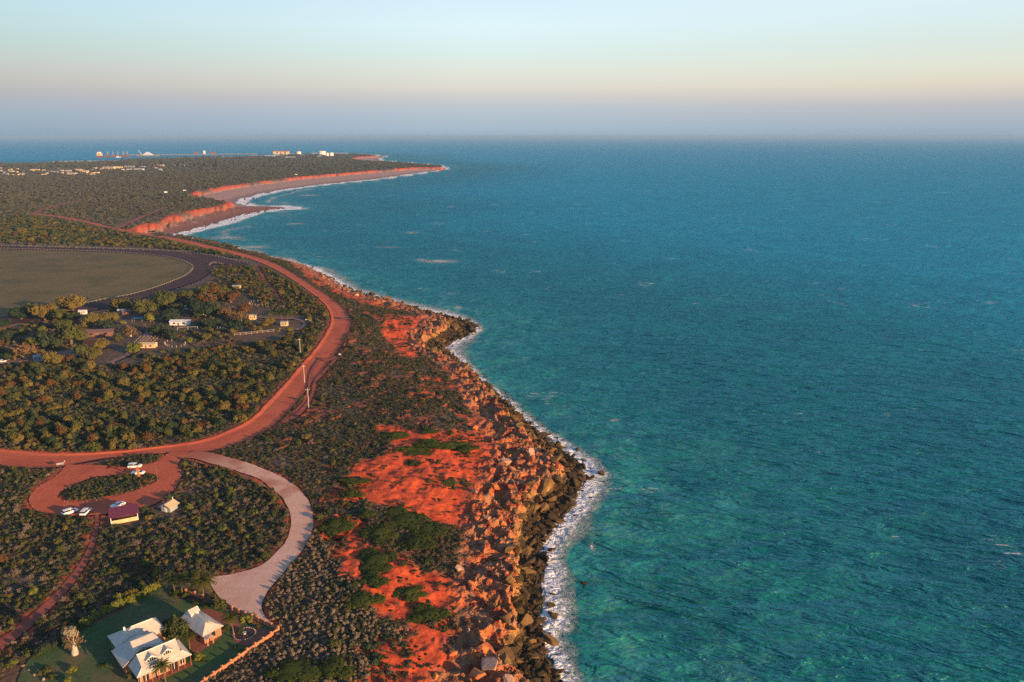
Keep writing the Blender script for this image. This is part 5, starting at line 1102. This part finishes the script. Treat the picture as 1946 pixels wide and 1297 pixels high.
def van(px, py, label, loc=None, L=6.0):
    x, y, z = G(px, py); o = empty('camper_van', (x, y, z+.02), .4, label, 'van', 'vans on the far bluff')
    MB().box(-L/2,L/2,-1.1,1.1,.5,2.7).build('body', M_WHITE, o); MB().box(L/2,L/2+1.2,-1.0,1.0,.5,1.7).build('cab', M_WHITE, o)
    for a in (-L*.3, L*.35):
        for b in (-1.0, 1.0): w_ = link('wheel', CAR_A['wheel'], o); w_.location = (a, b, .36)
van(315,367,'white van left of the pair on the bluff above the far bay'); van(351,364,'white van right of the pair on the bluff above the far bay'); van(563,338.5,'white van alone on the bluff far along the beach')

# ------------------------------------------------------------------ power poles, markers
def pole(bp, tp_, label, H):
    x, y, z = G(*bp); o = empty('power_pole', (x, y, z), math.radians(20), label, 'pole', 'power poles by the road')
    MB().tube([(0,0,-.2),(0,0,H*.5),(0,0,H)], [.17,.14,.11], 8).build('shaft', M_POLE, o); MB().box(-.9,.9,-.06,.06,H-.9,H-.78).build('crossarm', M_POLE, o)
    for k in (-.8, 0, .8): MB().tube([(k,0,H-.78),(k,0,H-.5)], .05, 6).build('insulator', M_TRIM, o)
pole((587,776),(585,740),'nearest pale power pole on the track beside the red road',9.4); pole((579,727),(578,702),'middle pale power pole beside the red road',9.0); pole((571,672),(569,653),'farthest pale power pole across the red road',8.8)
for px, py, w in ((582,610,'white marker box left of the pair by the lane loop'),(590,611,'white marker box right of the pair by the lane loop'),(646,676,'little white marker at the top of the wheel track')):
    x, y, z = G(px, py); o = empty('marker_box', (x, y, z), .2, w, 'marker'); MB().box(-.5,.5,-.3,.3,0,.9).build('box', M_WHITE, o); MB().slab([(-.6,-.4,.95),(.6,-.4,.95),(.6,.4,1.05),(-.6,.4,1.05)], .05).build('lid', M_TRIM, o)

# ------------------------------------------------------------------ small gabled buildings (caravan park and town)
def hut(px, py, L, Wd, H, ang, wall, roofm, label, group=None, name='hut', category='building', rise=.28, parts=True, flat_roof=False):
    x, y, z = G(px, py) if py > 340 else (*P(px, py, 12.0), 12.0)
    o = empty(name, (x, y, z-.05), ang, label, category, group); a, b = L/2, Wd/2; h2 = H+Wd*rise*.5
    w_ = MB().prism([(-a,-b),(a,-b),(a,b),(-a,b)], 0, H).build('wall', wall, o)
    if not flat_roof:
        MB().add([(-a,-b,H),(-a,b,H),(-a,0,h2-.05),(a,-b,H),(a,b,H),(a,0,h2-.05)], [(0,2,1),(3,4,5)]).build('gable_wall', wall, o)
        ov = .06*Wd
        MB().slab([(-a-ov,-b-ov,H-.1),(a+ov,-b-ov,H-.1),(a+ov,0,h2),(-a-ov,0,h2)], .04*H).build('roof', roofm, o); MB().slab([(a+ov,b+ov,H-.1),(-a-ov,b+ov,H-.1),(-a-ov,0,h2),(a+ov,0,h2)], .04*H).build('roof', roofm, o)
    else: MB().slab([(-a*1.05,-b*1.1,H*.98),(a*1.05,-b*1.1,H*.98),(a*1.05,b*1.1,H*1.06),(-a*1.05,b*1.1,H*1.06)], .05*H).build('roof', roofm, o)
    if parts:
        MB().box(-a*.12,a*.06,-b-.06,-b-.002,0,H*.75).build('door', M_WOOD, o)
        for k in (-.62, .4): MB().box(a*k,a*(k+.24),-b-.06,-b-.002,H*.38,H*.75).build('window', M_GLASS, o)
    return o
hut(343,617,11.5,5.5,2.6,.03,M_TINW,M_TINW,'white tin shed in the middle of the caravan park','caravan park buildings','shed')
hut(481,607,4.6,3.4,2.9,.25,M_TINY,M_TINY,'sunlit tan hut beside the bare trees','caravan park buildings')
hut(541,619,4.2,3.0,2.6,.0,M_CREAM,M_TIN,'beige cabin inside the lane loop under the palms','caravan park buildings')
hut(281,660,9.5,4.5,2.3,.06,M_CREAM,M_TINY,'long cream lit hut below the pale lane','caravan park buildings')
hut(190,637,16.0,7.0,2.8,.22,M_TINB,M_TINB,'long low building with a brown tin roof','caravan park buildings')
hut(450,549,6.0,3.8,2.6,.1,M_CREAM,M_TIN,'little pale cabin near the top of the park scrub','caravan park buildings')
hut(385,600,3.0,2.5,2.3,.0,M_CREAM,M_TINY,'tiny lit kiosk under the tall dark tree','caravan park buildings')
hut(354,588,3.4,2.6,2.5,.2,M_TINW,M_TINW,'small white cabin above the white shed','caravan park buildings')
hut(158,597,5.0,2.5,2.6,.1,M_TINW,M_TINW,'white caravan beside the dark race track','caravan park buildings','caravan','caravan')
hut(74,686,4.2,3.4,3.0,.2,M_BLUEGREY,M_BLUEGREY,'pale blue shed at the lower left of the park','caravan park buildings')
hut(232,595,5.0,2.6,2.4,.1,M_BLUEGREY,M_TINW,'pale blue caravan behind the clearing','caravan park buildings','caravan','caravan'); hut(243,597,6.0,3.5,2.3,.05,M_TINB,M_TINB,'rusty red caravan behind the clearing','caravan park buildings','caravan','caravan')
x, y, z = G(263, 611); sc_ = empty('shade_sail', (x, y, z), .1, 'blue shade cloth on posts beside the lime tree', 'shade sail')
MB().slab([(-3.2,-2,2.1),(3.2,-2,2.3),(3.2,2,2.7),(-3.2,2,2.5)], .05).build('cloth', M_BLUE, sc_)
for a, b, h_ in ((-3.1,-1.9,2.1),(3.1,-1.9,2.3),(3.1,1.9,2.7),(-3.1,1.9,2.5)): MB().tube([(a,b,0),(a,b,h_)], .07, 6).build('post', M_POLE, sc_)
x, y, z = G(178, 655); rbk = empty('red_bank', (x, y, z), .35, 'red sloping earth bank below the brown roof', 'bank'); MB().add([(-6,-3,0),(6,-3,0),(6.5,3,0),(-6.5,3,0),(-5,1.2,2.4),(5.2,1.6,2.6)], [(0,1,5,4),(1,2,5),(2,3,4,5),(3,0,4)]).build('slope', M_RED, rbk)
def fence(px, gap, h, mat, label, rails=(.45, .95), pr=.07, name='fence', closed=False, cat='fence', group=None, n_max=300):
    pts = PL(px); pts = spline(pts, step=1.0, closed=closed) if len(px) > 2 else pts
    if closed: pts = np.vstack([pts, pts[:1]])
    L = np.concatenate([[0], np.cumsum(np.linalg.norm(np.diff(pts, axis=0), axis=1))]); n = min(n_max, max(2, int(L[-1]/gap)))
    q = np.stack([np.interp(np.linspace(0, L[-1], n+1), L, pts[:, i]) for i in (0, 1)], -1); z = base_height(q[:, 0], q[:, 1]); z0 = z[0]
    r = empty(name, (q[0, 0], q[0, 1], z0), 0, label, cat, group); pm = MB().tube([(0,0,-.1),(0,0,h)], pr, 6).mesh('post', mat)
    for i in range(n+(0 if closed else 1)): o = link('post', pm, r); o.location = (q[i, 0]-q[0, 0], q[i, 1]-q[0, 1], z[i]-z0)
    for k in rails: MB().tube([(a-q[0, 0], b-q[0, 1], c-z0+h*k) for (a, b), c in zip(q, z)], pr*.75, 5).build('rail', mat, r)
    return r
fence([(446,638),(470,636),(500,633),(541,629)], 3.2, 1.5, M_STONE, 'pale rail fence below the caravan park trees', (.35,.95), .12)
fence([(313,654),(322,649),(340,648),(353,653),(346,659),(326,660)], 2.6, 1.3, M_STONE, 'ring of pale posts round a red patch below the dark trees', (), .14, 'post_ring', True)
fence([(474,579),(482,575),(500,575),(511,577),(502,582),(486,582)], 2.6, 1.3, M_STONE, 'ring of pale posts round a red patch above the tan hut', (), .14, 'post_ring', True)
fence([(398,625),(412,626),(424,629),(434,632)], 3.0, 2.2, M_CONC, 'pale raised pipe on posts in the caravan park', (.98,), .14, 'raised_pipe', cat='pipe'); fence([(338,629),(360,627.5),(376,627)], 4.0, 2.2, M_CONC, 'pale raised pipe left of the gold tree', (.98,), .14, 'raised_pipe', cat='pipe')
for k in range(6): fence([(256+k*7,652),(268+k*7,641)], 4.0, .9, M_STONE, ['leftmost','second','third','fourth','fifth','rightmost'][k]+' of the six pale timber rows behind the cream hut', (.9,), .10, 'timber_row', cat='rail', group='timber rows')
# race track rails
ri = ROADS['race_track'][1]; ro_ = ROADS['race_track'][0]
def rail_on(pts, gap, label, mat, h=1.1, pr=.09, n_max=290, off=0):
    px, py, _ = project(pts[:, 0], pts[:, 1], 12.0); pts = pts[(px > -60)]
    L = np.concatenate([[0], np.cumsum(np.linalg.norm(np.diff(pts, axis=0), axis=1))]); n = min(n_max, int(L[-1]/gap)); q = np.stack([np.interp(np.linspace(0, L[-1], n+1), L, pts[:, i]) for i in (0, 1)], -1); z = base_height(q[:, 0], q[:, 1])+.05; z0 = z[0]
    r = empty('running_rail', (q[0, 0], q[0, 1], z0), 0, label, 'rail'); pm = MB().tube([(0,0,-.1),(0,0,h)], pr, 5).mesh('post', mat)
    for i in range(n+1): o = link('post', pm, r); o.location = (q[i, 0]-q[0, 0], q[i, 1]-q[0, 1], z[i]-z0)
    MB().tube([(a-q[0, 0], b-q[0, 1], c-z0+h) for (a, b), c in zip(q, z)], pr, 5).build('rail', mat, r)
rail_on(ri, 3.6, 'pale running rail on posts round the race infield', M_STONE, 1.1, .075); rail_on(ro_[:int(len(ro_)*.5)], 8.0, 'thin pale outer rail along the far side of the race track', M_CONC, 1.1, .10)
rc = ROADS['race_chute'][0]; rail_on(rc, 6.0, 'thin pale rail along the seaward side of the race chute', M_CONC, 1.1, .10); fence([(398,505),(404,501),(416,501),(424,503)], 4.0, 1.3, M_STONE, 'short curved pale rail at the mouth of the race chute', (.95,), .12, 'running_rail', cat='rail')

# ------------------------------------------------------------------ far town, tanks, port
TOWN = [(3,326,4,'w',6),(10,329,5,'w',5),(23,327,8,'c',5),(27,334,6,'c',5),(40,332,4,'w',5),(63,324,8,'c',5),(71,325,10,'y',8),(84,333,9,'c',5),(96,327,10,'g',5),(107,328.5,8,'w',5),(118,325.5,9,'w',5),(131,326,11,'w',5),(137,332,17,'c',7),(149,323.5,10,'r',6),(152,325,9,'c',7),(161,328,16,'y',9),(170,333.5,9,'c',5),(178,324,7,'w',5),(185,329.5,8,'y',5),(174,331,6,'c',5),(208,322,24,'y',12),(228,321,11,'c',12),(246,323.5,10,'w',6),(248,319,17,'g',9),(265,323.5,19,'w',6),(243,326,10,'g',5),(274,318.2,12,'w',5),(288,316.5,14,'c',6),(306,317,14,'y',10),(336,315,9,'c',6),(351,315.5,11,'y',6),(361.5,309,11,'y',9),(360,312,26,'w',5),(403,310,25,'g',8),(514,298,20,'w',10),(535,293,31,'r',28),(541,295.5,10,'y',14),(553,300.5,19,'w',6),(575,295.5,6,'w',8),(608,298.5,9,'w',8),(594,294.5,4,'g',14),(528,296.5,8,'w',8),(559,294.5,5,'w',10)]
TC = {'w': (M_CONC, M_TINW, 'white'), 'c': (M_CREAM, M_TINY, 'cream'), 'y': (M_CREAM, M_TINY, 'yellow lit'), 'g': (M_BLUEGREY, M_TIN, 'grey'), 'r': (M_CREAM, flat('red_roof', (.34, .12, .08), .7, .2, .05), 'red roofed')}
def where_town(px, py): return ('near the harbour tanks' if px > 490 else 'on the rise by the jetty' if px > 320 else 'at the right end of the far town' if px > 200 else 'in the middle of the far town' if px > 100 else 'at the left end of the far town')
cnt = {}
for i, (px, py, wpx, c, H) in enumerate(TOWN):
    d = P(px, py, 12.0)[1]; L = wpx*d/FPX*.9; wl_, rf_, nm = TC[c]; key = (nm, where_town(px, py)); cnt[key] = cnt.get(key, 0)+1
    size = 'long' if wpx >= 15 else 'mid-sized' if wpx >= 9 else 'small'; ordn = ['', 'second ', 'third ', 'fourth ', 'fifth ', 'sixth ', 'seventh ', 'eighth '][cnt[key]-1]
    hut(px, py, L, L*.42 if wpx > 8 else L*.7, H*.6, .15*math.sin(i*3.1), wl_, rf_, '%s%s %s building %s' % (ordn, size, nm, where_town(px, py)), 'far town buildings', 'building', 'building', .25, wpx > 12)
gt = np.random.default_rng(12)
for i in range(56):
    if i < 34: px, py = gt.uniform(-10, 205), gt.uniform(321, 334)
    elif i < 46: px, py = gt.uniform(205, 330), gt.uniform(315, 325)
    else: px, py = gt.uniform(492, 600), gt.uniform(295, 300)
    d = P(px, py, 12.0)[1]; L = gt.uniform(2.5, 6)*d/FPX; c = 'wcgrg'[int(gt.integers(0, 5))]; wl_, rf_, nm = TC[c]
    hut(px, py, L, L*gt.uniform(.5, .8), gt.uniform(2.6, 4.2), gt.uniform(-.5, .5), wl_, rf_, 'little %s house among trees %s' % (nm, where_town(px, py)), '%s houses %s' % (nm, where_town(px, py)), 'house', 'house', .3, False)
def tank(px, py, wpx, hpx, label):
    x, y = P(px, py, 12.0); k = y/FPX; R_ = wpx*k/2; H = hpx*k; o = empty('storage_tank', (x, y, 12.0), 0, label, 'tank', 'harbour storage tanks')
    MB().tube([(0,0,-1),(0,0,H)], R_, 28).build('shell', M_TRIM, o); MB().tube([(0,0,H),(0,0,H+R_*.12)], [R_, R_*.1], 28).build('roof', M_TINW, o)
    MB().tube([(0,0,H*.98),(0,0,H*1.0)], R_*1.03, 28, False).build('rim', M_CONC, o)
tank(567.8,294.5,9,5.5,'white storage tank alone beside the big port shed'); tank(612.4,296.5,14,8.2,'largest cream storage tank of the harbour group'); tank(622.4,297,6.5,5.5,'small storage tank between the two larger ones'); tank(629.8,297,8,6,'rightmost storage tank of the harbour group')
x0, y0 = P(183.5, 299.2, 0.0); x1, _ = P(248, 299.2, 0.0); LS = x1-x0
ship = empty('cargo_ship', (x0+LS/2, y0, 0), 0, 'long cargo ship with deck cranes moored at the far jetty', 'ship')
MB().add([(-LS/2,-14,9),(LS/2-4,-14,9),(LS/2+2,0,10),(LS/2-4,14,9),(-LS/2,14,9),(-LS/2+5,-12,-1),(LS/2-12,-12,-1),(LS/2-8,0,-1),(LS/2-12,12,-1),(-LS/2+5,12,-1)], [(0,1,2,3,4),(5,6,1,0),(6,7,2,1),(7,8,3,2),(8,9,4,3),(9,5,0,4)]).build('hull', M_RUST, ship)
br_ = MB().box(-LS/2+8,-LS/2+34,-12,12,9,24).build('bridge', M_CREAM, ship); MB().box(-LS/2+12,-LS/2+28,-10,10,24,31).build('wheelhouse', M_TRIM, br_); MB().box(-LS/2+14,-LS/2+20,-4,4,31,39).build('funnel', M_RUST, ship)
for k, xx in enumerate((-.16, .0, .14, .30, .41)):
    cr = empty('deck_crane', (xx*LS, 0, 9)); cr.parent = ship; MB().box(-4,4,-4,4,0,8).build('pedestal', M_RUST, cr); MB().tube([(0,0,6),(0,0,27)], [1.6, .9], 8).build('mast', M_CONC, cr); MB().tube([(0,0,22),(9,0,11)], [1.2, .6], 6).build('jib', M_CONC, cr)
xj0, yj = P(246, 297.4, 0.0); xj1, yj1 = P(490, 295.5, 0.0)
jet = empty('jetty', (xj0, yj, 0), 0, 'long low jetty on piles reaching out to the far ship', 'jetty'); dxj, dyj = xj1-xj0, yj1-yj
MB().add([(0,-7,8.5),(dxj,dyj-7,8.5),(dxj,dyj+7,8.5),(0,7,8.5),(0,-7,11),(dxj,dyj-7,11),(dxj,dyj+7,11),(0,7,11)], [(3,2,1,0),(4,5,6,7),(0,1,5,4),(1,2,6,5),(2,3,7,6),(3,0,4,7)]).build('deck', M_WOOD, jet)
pm = MB().tube([(0,0,-4),(0,0,9)], 1.6, 6).mesh('pile', M_WOOD)
for k in range(46): o = link('pile', pm, jet); o.location = (dxj*(k+.5)/46, dyj*(k+.5)/46-5, 0)
for px, wpx, h in ((370,8,14),(402,9,15),(386,3,22)): MB().box(*(lambda a: (a-wpx*1.7, a+wpx*1.7))((px-246)/(490-246)*dxj), dyj*(px-246)/244-6, dyj*(px-246)/244+6, 11, 11+h).build('jetty_shed' if wpx > 4 else 'light_tower', M_RUST if wpx > 4 else M_TRIM, jet)
xw, yw = P(282, 299.0, 0.0); wh = empty('loading_shed', (xw, yw, 0), 0, 'peaked white roofed loading shed at the jetty head', 'loading shed')
MB().box(-62,62,-20,20,7,12).build('platform', M_WOOD, wh); MB().add([(-30,-16,12),(30,-16,12),(30,16,12),(-30,16,12),(-8,0,31),(8,0,31)], [(0,1,5,4),(2,3,4,5),(1,2,5),(3,0,4)]).build('roof', M_TINW, wh); MB().tube([(-40,0,12),(-58,0,42)], [1.8, 1.0], 6).build('crane_boom', M_TRIM, wh)
for k in range(7): o = link('pile', pm, wh); o.location = (-54+18*k, -16, 0)
xb, yb = P(225, 300.0, 0.0); bt = empty('harbour_boat', (xb, yb, 0), 0, 'small white boat in front of the moored cargo ship', 'boat'); MB().add([(-14,-4,3),(12,-4,3),(18,0,4),(12,4,3),(-14,4,3),(-13,-3,-1),(10,-3,-1),(14,0,-1),(10,3,-1),(-13,3,-1)], [(0,1,2,3,4),(5,6,1,0),(6,7,2,1),(7,8,3,2),(8,9,4,3),(9,5,0,4)]).build('hull', M_WHITE, bt); MB().box(-8,4,-3,3,3,8).build('cabin', M_WHITE, bt)
# edging stones of the car park
es = []
for k in ('car_park_loop',):
    for line in ROADS[k]:
        L = np.concatenate([[0], np.cumsum(np.linalg.norm(np.diff(line, axis=0), axis=1))]); n = int(L[-1]/1.3); q = np.stack([np.interp(np.linspace(0, L[-1], n+1), L, line[:, i]) for i in (0, 1)], -1)
        for a, b in q:
            if inside(CUTS[0], np.array([a]), np.array([b]))[0] or random.random() < .45: continue
            es.append((a+random.gauss(0, .15), b+random.gauss(0, .15), float(base_height(np.array([a]), np.array([b]))[0])+.1, random.random()*6,   .13+.14*random.random(), .15, random.randint(0, 2)))
scatter('edging_stones', es, [_st, rock_mesh(9, M_STONE, 9), rock_mesh(11, M_STONE, 10)])
# ------------------------------------------------------------------ sea air
t = NT('haze_air')
pv = t.n.new('ShaderNodeVolumePrincipled'); pv.inputs['Color'].default_value = (.35, .58, .88, 1); pv.inputs['Density'].default_value = HAZE_D; pv.inputs['Anisotropy'].default_value = 0.0
t.l.new(pv.outputs[0], t.out.inputs['Volume'])
MB().box(-130000, 130000, -3000, 130000, -9.0, 136.0).build('haze', t.m)['kind'] = 'stuff'
